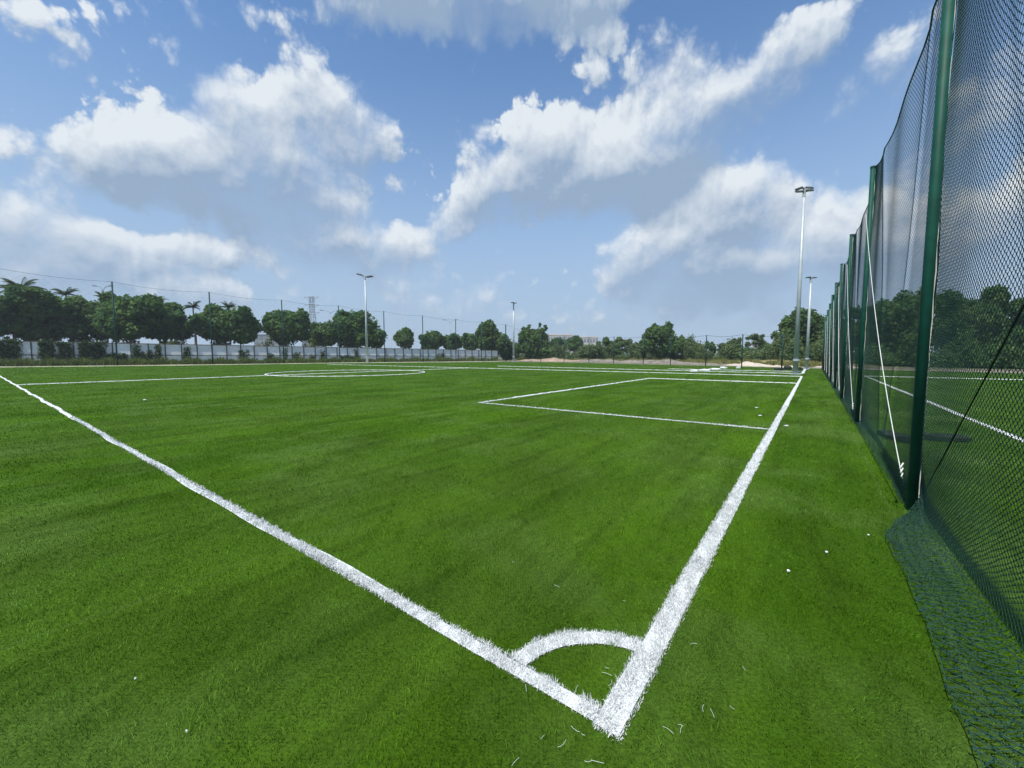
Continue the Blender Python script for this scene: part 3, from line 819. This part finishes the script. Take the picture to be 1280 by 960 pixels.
# ------------------------------------------------------------------ buildings far behind
def building(x0, x1, ybase, ytop, Y, label, floors, bays, roof='roofpale', wallm='wallpale'):
    a, c = atY(x0, ybase, Y), atY(x1, ytop, Y); w = c.x - a.x; h = c.z; dp = w * 0.5
    t = thing('warehouse', ((a.x + c.x) / 2, Y, 0), label, 'building'); bb = t.location.copy()
    cx_ = bb.x
    mb = MB(bb); mb.box((cx_, Y + dp / 2, h * .47), (w, dp, h * .94)); mb.build('wall', M[wallm], t)
    mb = MB(bb); mb.box((cx_, Y + dp / 2, h * .97), (w * 1.03, dp * 1.05, h * .058)); mb.build('roof', M[roof], t)
    for f in range(floors):
        for b_ in range(bays):
            mb = MB(bb); mb.box((a.x + w * (b_ + .5) / bays, Y - .04, h * .94 * (f + .55) / floors), (w / bays * .72, .1, h * .94 / floors * .5))
            fr = mb.build('window', M['pane'], t)
    return t
building(318, 352, 440, 417.5, 150, 'grey multi-storey block partly hidden between the two round trees', 5, 6, 'steel', 'steel')
building(378, 402, 440, 421, 160, 'low grey block seen between round tree and double-crowned tree', 4, 5, 'steel', 'steel')
building(684, 716, 444, 417.5, 220, 'long pale factory with light roof above the far dark trees', 3, 9)
building(718, 748, 444, 420.5, 230, 'lower pale factory with windows right of the light-roofed one', 3, 8)

# transmission tower
def pylon(px, py_top, py_b, Y, label):
    b_ = atY(px, 447, Y); h = atY(px, py_top, Y).z; base = Vector((b_.x, Y, 0))
    t = thing('transmission_tower', base, label, 'pylon'); mb = MB(base)
    wb2, wt2 = h * .11, h * .028
    def cor(k, z): 
        w_ = wb2 + (wt2 - wb2) * min(1, z / (h * .75)); sx, sy_ = ((-1, -1), (1, -1), (1, 1), (-1, 1))[k]
        return base + Vector((sx * w_, sy_ * w_, z))
    zs = [h * q for q in (0, .16, .3, .42, .53, .63, .72, .8, .88, 1)]
    for i in range(len(zs) - 1):
        for k in range(4):
            mb.tube([cor(k, zs[i]), cor(k, zs[i + 1])], .13, 4, False)
            mb.tube([cor(k, zs[i]), cor((k + 1) % 4, zs[i + 1])], .08, 4, False)
            mb.tube([cor((k + 1) % 4, zs[i]), cor(k, zs[i + 1])], .08, 4, False)
    mb.build('lattice', M['steel'], t)
    for z in (.74, .86, .985):
        mb = MB(base); L_ = h * .12
        mb.tube([base + Vector((-L_, 0, h * z)), base + Vector((L_, 0, h * z))], .15, 4)
        for sg in (-1, 1): mb.tube([base + Vector((sg * L_, 0, h * z)), base + Vector((sg * wt2, 0, h * (z - .05)))], .1, 4)
        mb.build('cross_arm', M['steel'], t)
pylon(392, 370, 430, 240, 'grey lattice transmission tower rising behind the round trees')

# street lamps behind the trees
def street_lamp(px, ytop, Y, arm, label):
    tp = atY(px, ytop, Y); base = Vector((tp.x, Y, 0)); h = tp.z
    t = thing('street_lamp', base, label, 'street lamp', 'street lamps behind the hoarding')
    mb = MB(base); mb.tube([base, base + Vector((0, 0, h * .93))], [.14, .09], 8); mb.build('pole', M['steel'], t, True)
    for sg in (-1, 1):
        mb = MB(base); a = base + Vector((0, 0, h * .92)); pts = [a]
        for k in range(1, 7):
            q = k / 6 * math.pi / 2
            pts.append(a + Vector((sg * arm * (1 - math.cos(q)), 0, h * .08 * math.sin(q))))
        mb.tube(pts, .07, 6); ar = mb.build('arm', M['steel'], t, True)
        mb = MB(base); e = pts[-1]; mb.box(e + Vector((sg * .45, 0, .02)), (1.0, .3, .16), 0, tilt=.08 * sg); mb.build('lamp_head', M['lampbody'], t)
street_lamp(128.5, 357.5, 95, 1.4, 'curved double-arm street lamp above the dense trees beside a palm')
street_lamp(413, 388, 130, 2.4, 'double-arm street lamp behind the two-lobed tree')
street_lamp(563, 400, 170, 2.2, 'distant double-arm street lamp above the small round trees')

# ------------------------------------------------------------------ trees
def leaf_cloud(lobes, n, leaf, seed, up=0.45, stretch=1.0):
    rg = np.random.default_rng(seed)
    C = np.array([l[:3] for l in lobes]); Rr = np.array([l[3:6] for l in lobes]); w = Rr[:, 0] * Rr[:, 2]; w = w / w.sum()
    k = rg.choice(len(lobes), n, p=w)
    d = rg.normal(size=(n, 3)); d /= np.linalg.norm(d, axis=1, keepdims=True)
    rad = 1 - np.abs(rg.normal(0, 0.28, n)); rad = np.clip(rad, 0.05, 1.05)
    rad *= 1 + 0.22 * np.sin(d[:, 0] * 7 + k) * np.sin(d[:, 2] * 8 + 2 * k) * np.cos(d[:, 1] * 6 + k)
    P = C[k] + d * rad[:, None] * Rr[k]
    nr = d * 0.9 + rg.normal(size=(n, 3)) * 0.75 + np.array([0, 0, up]); nr /= np.linalg.norm(nr, axis=1, keepdims=True)
    a = np.cross(nr, rg.normal(size=(n, 3))); a /= np.linalg.norm(a, axis=1, keepdims=True); b_ = np.cross(nr, a)
    sz = leaf * (0.55 + 0.9 * rg.random(n)) / 2
    V = np.stack([P - a * sz[:, None], P - b_ * sz[:, None] * .55, P + a * sz[:, None] * stretch, P + b_ * sz[:, None] * .55], 1)
    return V.reshape(-1, 3), np.arange(4 * n).reshape(-1, 4)
TREES = 'trees behind the hoarding'
def tree(px, Y, ell, label, leafm='dark', n=5200, leaf=0.55, trunk_px=None, seed=0, name='broadleaf_tree', lob=13, group=TREES, bark='bark', trunk_r=0.26, loose=0.0):
    """ell: list of (px, py, half width px, half height px) outlining the crown"""
    rg = random.Random(seed); tx = trunk_px if trunk_px is not None else px
    base = Vector((atY(tx, 447, Y).x, Y, 0)); t = thing(name, base, label, 'tree', group)
    lobes = []; k_ = Y / FPX
    for (ex, ey, rx, ry) in ell:
        ey += 1.5; ry += 1.5
        c = atY(ex, ey, Y); Rx, Rz = rx * k_, ry * k_; Ry = (Rx + Rz) / 2
        lobes.append((c.x, c.y, c.z, Rx * .84, Ry * .84, Rz * .84))
        for q in range(lob):
            th = rg.uniform(0, 6.283); ph = math.asin(rg.uniform(-0.75, 1)); rr = rg.uniform(.64, .9); sz = rg.uniform(.24, .42) * (1 - loose * .3)
            lobes.append((c.x + Rx * rr * math.cos(th) * math.cos(ph), c.y + Ry * rr * math.sin(th) * math.cos(ph), c.z + Rz * rr * math.sin(ph), Rx * sz, Ry * sz, Rz * sz))
    if loose:
        lobes = [l for i, l in enumerate(lobes) if i % (lob + 1) or rg.random() > loose]
    V_, F_ = leaf_cloud(lobes, int(n * 2.0), leaf * 1.45, seed + 100)
    V_ = V_ - np.array(base)
    V_[:, 2] = np.maximum(V_[:, 2], 0.1)
    link_mesh('crown', np_mesh('crown', V_, F_), M[leafm], t)
    mb = MB(base); c0 = Vector(lobes[0][:3]) if ell else base
    ctr = atY(ell[0][0], ell[0][1], Y); zf = ctr.z - ell[0][3] * k_ * .55
    mid = Vector((base.x + rg.uniform(-.3, .3), Y, max(.8, zf)))
    mb.tube([base, base.lerp(mid, .5) + Vector((.1, 0, 0)), mid], [trunk_r * 1.25, trunk_r, trunk_r * .85], 8)
    for l in rg.sample(lobes, min(6, len(lobes))):
        e = Vector(l[:3]); mb.tube([mid, mid.lerp(e, .5) + Vector((0, 0, .2)), e], [trunk_r * .7, trunk_r * .4, trunk_r * .12], 6)
    mb.build('trunk', M[bark], t, True)
    return t
tree(8, 74, [(8, 392, 42, 30), (36, 380, 22, 22)], 'dense dark tree at the left edge below the large palm', n=6500, seed=1, trunk_px=20)
tree(75, 80, [(72, 398, 34, 25), (62, 405, 28, 22)], 'dense dark tree between the large palm and the double-arm lamp', n=5200, seed=2, trunk_px=70)
tree(115, 84, [(115, 399, 28, 25), (138, 392, 20, 22)], 'dark tree below the curved double-arm street lamp', n=4600, seed=3, leafm='mid', trunk_px=108)
tree(165, 80, [(166, 396, 34, 28), (150, 402, 28, 24), (185, 390, 24, 22)], 'widest dense dark tree just right of the first far fence post', n=7000, seed=4, trunk_px=164)
tree(207, 86, [(208, 404, 26, 23), (222, 408, 12, 16)], 'dark tree closing the dense row, left of the slender palm', n=3800, seed=5)
tree(246, 84, [(247, 401, 9, 9), (242, 407, 7, 7)], 'small leafy tree clinging to the slender palm trunk', n=700, leaf=.45, seed=6, lob=6, trunk_r=.12)
tree(282, 92, [(282, 406, 36, 24), (268, 402, 22, 18), (300, 404, 22, 22)], 'broad dark round tree left of the grey block', n=6500, seed=7, leaf=.6)
tree(357, 100, [(357, 410, 25, 22), (352, 402, 18, 18), (372, 402, 14, 15)], 'single dark round tree between the two grey blocks', n=5200, seed=8, leaf=.6)
tree(408, 112, [(406, 416, 19, 16)], 'lower lighter lobe of the tree pair left of the floodlight pole', n=2600, seed=9, leaf=.6, leafm='mid')
tree(447, 110, [(447, 411, 32, 23), (440, 404, 22, 18), (462, 418, 20, 16)], 'large dark tree directly behind the left floodlight pole', n=6500, seed=10, leaf=.62)
tree(506, 135, [(506, 423, 13, 11)], 'small lone pale round tree right of the big dark one', n=1800, seed=11, leafm='mid', leaf=.7)
tree(538, 140, [(539, 425, 16, 12.5)], 'round tree with the tallest crown in the far small row', n=2200, seed=12, leaf=.75)
tree(565, 142, [(565, 427, 12, 10.5)], 'round dark tree third in the far small row', n=1600, seed=13, leaf=.75)
tree(589, 142, [(588, 426.5, 13, 11)], 'round dark tree beside the pale feathery one in the far small row', n=1700, seed=14, leaf=.75)
WILD = 'wild trees along the far edge'
def wild(*a, **k):
    k.setdefault('group', WILD); k.setdefault('leafm', 'pale'); k.setdefault('name', 'wild_tree'); k.setdefault('loose', .5); k.setdefault('bark', 'palebark'); k.setdefault('trunk_r', .2)
    return tree(*a, **k)
wild(613, 126, [(611, 421, 16, 19), (606, 414, 10, 13), (626, 430, 12, 16)], 'feathery pale green tree above the end of the hoarding', n=3600, leaf=.6, seed=15, leafm='mid')
wild(634, 130, [(634, 436, 12, 14)], 'low dark tree behind the distant floodlight pole', n=1600, leaf=.6, seed=16, leafm='dark')
wild(668, 118, [(667, 430, 21, 19), (660, 416, 9, 11), (677, 415, 8, 11), (655, 432, 12, 14)], 'tall twin-topped green tree right of the distant floodlight pole', n=4800, leaf=.55, seed=17, leafm='mid')
wild(703, 165, [(702, 431, 16, 10), (690, 434, 10, 8)], 'dark tree below the light roof of the factory', n=1800, leaf=.8, seed=18, leafm='dark')
wild(718, 165, [(719, 429, 12, 10)], 'dark tree under the gap between the two factories', n=1300, leaf=.8, seed=19, leafm='dark')
wild(737, 120, [(737, 438, 15, 10)], 'low light green bushy tree in front of the factory', n=1700, leaf=.5, seed=20)
wild(757, 122, [(756, 431, 11, 12), (766, 438, 12, 10)], 'rounded green tree right of the factory', n=1900, leaf=.5, seed=21, leafm='mid')
wild(779, 135, [(777, 432, 13, 10)], 'pale green dome-shaped tree in the distance', n=1300, leaf=.6, seed=22)
wild(797, 118, [(797, 437, 12, 12)], 'scruffy bush tree left of the large spreading tree', n=1400, leaf=.5, seed=23)
wild(828, 105, [(828, 428, 24, 20), (818, 418, 12, 12), (834, 412, 9, 10), (845, 432, 14, 14)], 'large spreading green tree with a tuft on its top', n=5200, leaf=.5, seed=24, leafm='mid', loose=.25)
wild(866, 112, [(866, 437, 15, 11)], 'low olive bush tree right of the large spreading tree', n=1600, leaf=.5, seed=25)
wild(887, 110, [(887, 434, 6, 10)], 'narrow dark upright tree by a far fence post', n=900, leaf=.45, seed=26, leafm='dark')
wild(912, 108, [(911, 436, 16, 10), (920, 430, 8, 8)], 'thin greyish tree with ragged crown', n=1300, leaf=.42, seed=27)
wild(944, 98, [(945, 425, 14, 9), (940, 434, 10, 8)], 'sparse umbrella-crowned tree with visible branches', n=900, leaf=.36, seed=28, loose=.95)
wild(962, 96, [(962, 438, 14, 11), (975, 432, 9, 10)], 'pale scrubby tree left of the tall grey floodlight', n=1500, leaf=.4, seed=29)
wild(1002, 78, [(1002, 418, 27, 30), (1008, 402, 18, 19), (982, 426, 16, 16), (990, 406, 12, 14), (1022, 422, 15, 24)], 'tallest wild tree behind the two grey floodlight poles', n=7500, leaf=.40, seed=30, leafm='mid', loose=.3, trunk_r=.3)
wild(950, 104, [(935, 443, 18, 6)], 'low scrub bush below the umbrella-crowned tree', n=900, leaf=.4, seed=31)
wild(1052, 74, [(1052, 420, 22, 24), (1066, 404, 16, 18)], 'green tree seen through the farthest netting bays', n=4200, leaf=.42, seed=32, leafm='dark')
wild(1098, 72, [(1098, 408, 26, 34), (1112, 425, 22, 24)], 'dark tree behind the netting between the second and third posts', n=5200, leaf=.42, seed=33, leafm='dark')
wild(1150, 70, [(1148, 402, 34, 42), (1132, 420, 22, 26)], 'tall dark tree behind the nearest netting post', n=6500, leaf=.45, seed=34, leafm='dark')
wild(1205, 68, [(1205, 412, 32, 36)], 'dark tree behind the near netting bay beside the nearest post', n=5200, leaf=.45, seed=35, leafm='mid')
wild(1250, 66, [(1252, 408, 34, 42)], 'tall dark tree behind the near netting at the right picture edge', n=5600, leaf=.45, seed=36, leafm='dark')
wild(1310, 64, [(1310, 405, 46, 44)], 'dark tree cut by the right picture edge behind the netting', n=5200, leaf=.5, seed=37, leafm='dark')
wild(1385, 62, [(1390, 405, 50, 46)], 'dark tree beyond the right picture edge', n=3000, leaf=.6, seed=38, leafm='dark')
tree(-60, 74, [(-55, 390, 46, 34)], 'dense dark tree beyond the left picture edge', n=4000, leaf=.6, seed=39)

def palm(px, ytop, Y, rpx, label, nf=15, seed=0, trunk=.17):
    rg = random.Random(seed); k_ = Y / FPX; R_ = rpx * k_
    hub = atY(px, ytop, Y); base = Vector((hub.x + rg.uniform(-.3, .3), Y, 0)); hub.z -= R_ * .25
    t = thing('palm_tree', base, label, 'palm', 'palms above the tree row')
    mb = MB(base); mb.tube([base, base.lerp(hub, .5) + Vector((.08, 0, 0)), hub], [trunk * 1.3, trunk, trunk * .8], 8); mb.build('trunk', M['palebark'], t, True)
    for f in range(nf):
        th = 2 * math.pi * f / nf + rg.uniform(-.2, .2); el_ = rg.uniform(.05, 1.35); L_ = R_ * rg.uniform(1.0, 1.25)
        d = Vector((math.cos(th), math.sin(th), 0)); mb = MB(base); spine = []
        for q in range(9):
            u = q / 8; a_ = el_ - 1.25 * u * u
            prev = spine[-1] if spine else hub
            spine.append(prev + (d * math.cos(a_) + Vector((0, 0, math.sin(a_)))) * (L_ / 8 if q else 0))
        side = Vector((-d.y, d.x, 0))
        mb.tube(spine, [.05 * (1 - q / 9) + .012 for q in range(9)], 4)
        for q in range(1, 9):
            for s_ in range(2):
                p = spine[q - 1].lerp(spine[q], s_ / 2)
                for sg in (-1, 1):
                    ll = R_ * .34 * math.sin(math.pi * min(1, (q + s_ / 2) / 9 * .85 + .12))
                    tip = p + side * sg * ll * .85 + d * ll * .45 - Vector((0, 0, ll * .35))
                    w_ = d * R_ * .075
                    mb.add([p - w_, p + w_, tip], [(0, 1, 2)])
        mb.build('frond', M['palm'], t)
palm(26, 358, 82, 20, 'largest palm, its crown rising out of the dense tree at the left edge', 26, 1, .22)
palm(82, 364, 88, 13, 'palm crown above the trees between the largest palm and the street lamp', 13, 2)
palm(131, 371, 90, 12, 'palm crown next to the curved street lamp above the trees', 13, 3)
palm(197, 373, 92, 10, 'small palm crown peeking over the widest dense tree', 12, 4)
palm(241, 381, 84, 11, 'slender palm with its whole thin trunk showing between two trees', 14, 5, .14)
palm(285, 382, 100, 10, 'palm crown peeking over the broad round tree', 13, 6)

# ------------------------------------------------------------------ creepers and weeds along the hoarding
rgv = random.Random(4)
def creeper(x0, x1, ytop, ybot, label, n, spill=0.5):
    lobes = []; f = ((x0 + x1) / 2 + 80) / 702; b_ = hp(f, 0, .3); 
    t_n = max(3, int((x1 - x0) / 2.2))
    for i in range(t_n):
        x = x0 + (x1 - x0) * (i + .5) / t_n; c = hp((x + 80) / 702.0, 0, .35)
        # exact spot on the hoarding seen at that column
        kk = None
        for q in range(400):
            kq = q / 399; p = hp(kq, 0, .35)
            if p.x / p.y * FPX / cp + 640 >= x: kk = kq; break
        p = hp(kk if kk is not None else 0, 0, .35); Y = p.y
        z1, z0 = atY(x, ytop + rgv.uniform(-1, 2.5), Y).z, max(0.1, atY(x, ybot, Y).z)
        m_ = max(2, int((z1 - z0) / .55))
        for j in range(m_):
            z = z0 + (z1 - z0) * (j + .5) / m_; s_ = rgv.uniform(.25, .5)
            lobes.append((p.x + rgv.uniform(-.2, .2), p.y + rgv.uniform(-.15, .1), z, s_, .28, s_))
    V_, F_ = leaf_cloud(lobes, n, .26, int(x0 * 7 + 11) % 9999)
    base = Vector((lobes[0][0], lobes[0][1], 0)); V_ = V_ - np.array(base); V_[:, 2] = np.maximum(V_[:, 2], .02)
    o = link_mesh('creeper_vine', np_mesh('creeper_vine', V_, F_), M['vine']); o.location = base
    tag(o, label, 'creeper', 'creepers on the white hoarding')
creeper(-40, 25, 423, 452, 'large creeper smothering the hoarding at the left picture edge', 4200)
creeper(47, 66, 425, 450, 'thick creeper on the hoarding below the large palm trunks', 1500)
creeper(71, 89, 427, 451, 'creeper hanging beside the widest creeper mass', 1300)
creeper(97, 132, 426, 451, 'widest creeper mass left of the first far fence post', 2800)
creeper(131, 158, 441, 451, 'low creeper at the foot of the first far fence post', 1000)
creeper(166, 175, 430, 452, 'narrow creeper right of the first far fence post', 700)
creeper(177, 189, 438, 452, 'low sprawling creeper with a pale stone at its foot', 600)
creeper(193, 200, 430, 452, 'narrow upright creeper on the hoarding below the row end', 600)
creeper(229, 236, 433, 452, 'thin upright creeper near the slender palm', 500)
creeper(299, 309, 436, 452, 'creeper tuft below the broad round tree', 480)
creeper(334, 342, 441, 452, 'small round creeper tuft left of the single round tree', 300)
creeper(353, 358, 434, 452, 'thin creeper by the fence post below the single round tree', 300)
creeper(366, 374, 440, 452, 'low creeper below the right half of the single round tree', 300)
creeper(386, 392, 441, 452, 'small creeper below the transmission tower', 240)
creeper(399, 406, 436, 452, 'pale creeper below the lighter tree lobe', 350)
creeper(424, 450, 444, 452, 'long low creeper left of the left floodlight pole foot', 900)
creeper(442, 447, 436, 450, 'thin dark creeper beside the left floodlight pole', 260)
creeper(545, 556, 442, 451, 'grey-green creeper tuft on the plain far part of the hoarding', 380)

def weeds(name, label, cols, n, h0_, h1_, m, seed, depth):
    """grass stems along a line of pixels (px, py)"""
    rg = np.random.default_rng(seed); V_ = []
    xs = rg.random(n)
    pts = []
    cxs = [c[0] for c in cols]; cys = [c[1] for c in cols]
    X = cxs[0] + xs * (cxs[-1] - cxs[0]); Yp = np.interp(X, cxs, cys)
    P = np.array([list(at(a, b)) for a, b in zip(X, Yp)])
    d = P.copy(); d[:, 2] = 0; d /= np.linalg.norm(d, axis=1, keepdims=True)
    P += d * (rg.random(n) * depth)[:, None]
    clump = 0.5 + 0.5 * np.sin(X * 0.31 + 1) * np.sin(X * .13) + 0.3 * rg.random(n)
    h = (h0_ + (h1_ - h0_) * np.clip(clump, 0, 1.2)) * (.5 + .7 * rg.random(n))
    th = rg.random(n) * 6.283; w = .05 + .07 * rg.random(n); ln = rg.normal(0, .35, (n, 2)) * h[:, None]
    wx, wy = np.cos(th) * w, np.sin(th) * w
    V_ = np.stack([np.stack([P[:, 0] - wx, P[:, 1] - wy, np.full(n, .0)], 1), np.stack([P[:, 0] + wx, P[:, 1] + wy, np.full(n, .0)], 1),
                   np.stack([P[:, 0] + ln[:, 0], P[:, 1] + ln[:, 1], h], 1)], 1).reshape(-1, 3)
    o = link_mesh(name, np_mesh(name, V_, np.arange(3 * n).reshape(-1, 3)), m)
    tag(o, label, 'weeds', kind='stuff')
weeds('weeds', 'rough green grass along the foot of the hoarding', [(-120, 459.4), (25, 457.6), (240, 455.4), (420, 453.0), (622, 451.0)], 26000, .35, 1.1, M['weed'], 3, 7)
weeds('dry_grass', 'dry yellowish grass on the bank beyond the pitch', [(640, 450.3), (800, 452.6), (960, 457.5), (1030, 458.5)], 16000, .25, .8, M['weedry'], 4, 22)
weeds('weeds', 'green scrub grass below the wild trees', [(630, 449.6), (800, 450.4), (960, 454.0), (1040, 456), (1300, 461.5)], 20000, .4, 1.3, M['weed'], 5, 28)

def undergrowth(label, cols, n, hmax, m, seed, depth, leaf):
    rg = np.random.default_rng(seed); lobes = []
    cxs = [c[0] for c in cols]; cys = [c[1] for c in cols]
    for x in np.arange(cxs[0], cxs[-1], 3.2):
        p = at(x, float(np.interp(x, cxs, cys))); d = Vector((p.x, p.y, 0)).normalized(); p = p + d * rg.uniform(0, depth)
        h = hmax * (0.35 + 0.65 * rg.random()) * (0.7 + 0.3 * math.sin(x * .11 + seed)); w_ = rg.uniform(.8, 1.6)
        lobes.append((p.x, p.y, h * .45, w_, w_, h * .55))
    V_, F_ = leaf_cloud(lobes, n, leaf, seed); V_[:, 2] = np.maximum(V_[:, 2], 0.02)
    tag(link_mesh('undergrowth', np_mesh('undergrowth', V_, F_), m), label, 'undergrowth', kind='stuff')
undergrowth('low scrub below the wild trees along the far edge', [(630, 449.9), (700, 450.0), (800, 450.6), (900, 452.4), (1000, 455.0), (1040, 456.0)], 52000, 7.0, M['pale'], 51, 10, .42)
undergrowth('low scrub behind the netting on the right', [(1045, 456.2), (1150, 459), (1300, 462), (1420, 465)], 36000, 5.0, M['mid'], 52, 8, .40)
undergrowth('light green bushes showing above the hoarding between the trunks', [(-120, 454.4), (0, 454.0), (200, 452.6), (330, 451.6), (480, 450.4)], 40000, 7.0, M['weed'], 53, 3, .5)

# ------------------------------------------------------------------ mounds and rubble
def mound(name, x0, x1, ybase, hpx, depth, m, label, seed, cat='mound'):
    rg = random.Random(seed); a, c = at(x0, ybase[0]), at(x1, ybase[1])
    n, q = 60, 12; ph = [rg.uniform(0, 6.28) for _ in range(8)]
    b0 = (a + c) / 2; vs = []
    ax = (c - a); per = Vector((-ax.y, ax.x, 0)).normalized()
    if per.y < 0: per = -per
    for i in range(n + 1):
        u = i / n; p = a.lerp(c, u); H_ = p.y / FPX * hpx
        prof = math.sin(math.pi * min(1, max(0, u))) ** .5 * (.62 + .22 * math.sin(u * 13 + ph[0]) + .12 * math.sin(u * 31 + ph[1]) + .08 * math.sin(u * 67 + ph[2]))
        for j in range(q + 1):
            v = j / q; z = H_ * prof * math.sin(math.pi * v) ** .8 * (1 + .12 * math.sin(u * 50 + v * 9 + ph[3]))
            pt = p + per * (v * depth); vs.append((pt.x, pt.y, z - .02))
    mb = MB(b0); mb.add(vs, [(i * (q + 1) + j, (i + 1) * (q + 1) + j, (i + 1) * (q + 1) + j + 1, i * (q + 1) + j + 1) for i in range(n) for j in range(q)])
    o = mb.build(name, M[m], None, True); o.location = b0
    return tag(o, label, cat)
mound('earth_mound', 641, 712, (451.3, 452.4), 4.6, 9, 'earth', 'low heap of bare orange earth right of the distant floodlight pole', 1)
mound('rubble_bank', 700, 905, (451.6, 456.6), 5.2, 8, 'rubble', 'long low bank of grey rubble along the far fence', 2, 'rubble bank')
mound('earth_bank', 860, 1035, (452.6, 457.8), 5.5, 12, 'dryland', 'olive grassy bank rising behind the pale sand heap', 3, 'bank')
mound('sand_heap', 902, 944, (456.7, 458.2), 5.5, 4, 'heap', 'small peaked heap of pale sand behind the white scraps', 4, 'sand heap')
mound('sand_heap', 948, 990, (458.4, 459.6), 2.6, 3, 'heap', 'flat spread of pale sand beside the tall floodlight pole foot', 5, 'sand heap')
mound('sand_heap', 1012, 1062, (459.0, 460.2), 4.0, 4, 'heap', 'pale sand heap at the far end of the netting fence', 6, 'sand heap')

# ------------------------------------------------------------------ litter on the turf
def scrap(px, py, size, m, label, seed, name='paper_scrap', group='white scraps on the turf', cat='scrap', thick=.02, lift=.02, flat=1.0):
    rg = random.Random(seed); p = at(px, py); n = 11; top = []; bot = []
    for k in range(n):
        a = 2 * math.pi * k / n; r_ = size * rg.uniform(.55, 1.0)
        x, y = r_ * math.cos(a), r_ * math.sin(a) * flat
        top.append((x, y, lift + thick + rg.uniform(0, thick))); bot.append((x * .95, y * .95, lift))
    mb = MB(); mb.add(top + bot + [(0, 0, lift + thick * 2.2)], [(k, (k + 1) % n, 2 * n) for k in range(n)] + [(n + k, n + (k + 1) % n, (k + 1) % n, k) for k in range(n)] + [tuple(range(2 * n - 1, n - 1, -1))])
    o = mb.build(name, M[m]); o.location = p; o.rotation_euler = (0, 0, rg.uniform(0, 3))
    return tag(o, label, cat, group)
scrap(985, 719, .012, 'scrapwhite', 'white crumb of litter on dark turf right of the goal line', 1, thick=.006, lift=.028)
scrap(1033, 695, .010, 'scrapwhite', 'smaller white crumb between goal line and netting skirt', 2, thick=.005, lift=.028)
scrap(1085, 673, .009, 'scrapwhite', 'white speck on the turf left of the nearest green post', 3, thick=.004, lift=.028)
scrap(170, 856, .005, 'scrapwhite', 'white speck on the turf outside the touchline at lower left', 4, thick=.004, lift=.028)
scrap(234, 923, .0045, 'scrapwhite', 'tiny white speck on the turf near the lower left edge', 5, thick=.004, lift=.028)
scrap(946, 511, .05, 'scrapwhite', 'white scrap on the turf inside the penalty area near the goal line', 6, thick=.01, lift=.025)
scrap(950, 521, .05, 'scrapwhite', 'white scrap on the turf close to the penalty area corner at the goal line', 7, thick=.01, lift=.025)
scrap(983, 534, .05, 'scrapwhite', 'white scrap just outside the goal line near the penalty area', 8, thick=.01, lift=.025)
scrap(181, 501, .06, 'scrapwhite', 'lone white scrap inside the pitch near the far left touchline', 9, thick=.012, lift=.025)
scrap(922, 477.8, .28, 'scrapwhite', 'larger white sheet scrap lying on the far penalty area line', 10, thick=.03, flat=.5)
for i, (x, y, s_, lab) in enumerate([(868, 464.8, .45, 'leftmost white turf scrap on the second pitch'), (880, 463.8, .8, 'long pale turf strip on the second pitch left of the sand heap'),
        (893, 462.6, .6, 'pale turf strip below the left foot of the sand heap'), (905, 460.6, .5, 'white crumpled sheet in front of the sand heap'), (923, 460.4, .35, 'white scrap below the peak of the sand heap')]):
    scrap(x, y, s_, 'scrapwhite', lab, 20 + i, 'turf_scrap', 'pale turf scraps on the second pitch', 'scrap', .09, .01, .6)
scrap(974, 463.3, .5, 'scrapdark', 'small dark offcut heap left of the tall floodlight pole foot', 30, 'turf_offcut', 'dark turf offcuts', 'offcut', .14, .01, .7)
scrap(984, 462.4, .7, 'scrapdark', 'larger dark offcut heap touching the tall floodlight pole foot', 31, 'turf_offcut', 'dark turf offcuts', 'offcut', .2, .01, .7)
scrap(999, 462.6, .35, 'scrapdark', 'dark offcut right of the tall floodlight pole', 32, 'turf_offcut', 'dark turf offcuts', 'offcut', .15, .01, .7)
scrap(1120, 549, .55, 'scrapdark', 'dark turf offcut lying behind the netting left of the nearest post', 33, 'turf_offcut', 'dark turf offcuts', 'offcut', .05, .02, .35)
scrap(1182, 551, .45, 'scrapdark', 'dark turf offcut lying behind the netting right of the nearest post', 34, 'turf_offcut', 'dark turf offcuts', 'offcut', .05, .02, .4)
# loose white fibres round the corner
rg = np.random.default_rng(9); mb = MB()
for k in range(30):
    px_, py_ = (rg.uniform(610, 920), rg.uniform(850, 957)) if k < 21 else (rg.uniform(560, 1000), rg.uniform(700, 960))
    p = at(px_, py_, .022); th = rg.uniform(0, 6.28); L_ = rg.uniform(.012, .05); bend = rg.uniform(-1.6, 1.6); pts = []
    for q in range(5):
        a_ = th + bend * q / 4; prev = pts[-1] if pts else p
        pts.append(prev + Vector((math.cos(a_), math.sin(a_), rg.uniform(-.1, .12))) * (L_ / 4 if q else 0))
    mb.tube(pts, .00065, 4)
o = mb.build('loose_fibres', M['white']); tag(o, 'loose white yarn ends scattered round the corner mark', 'litter', kind='stuff')
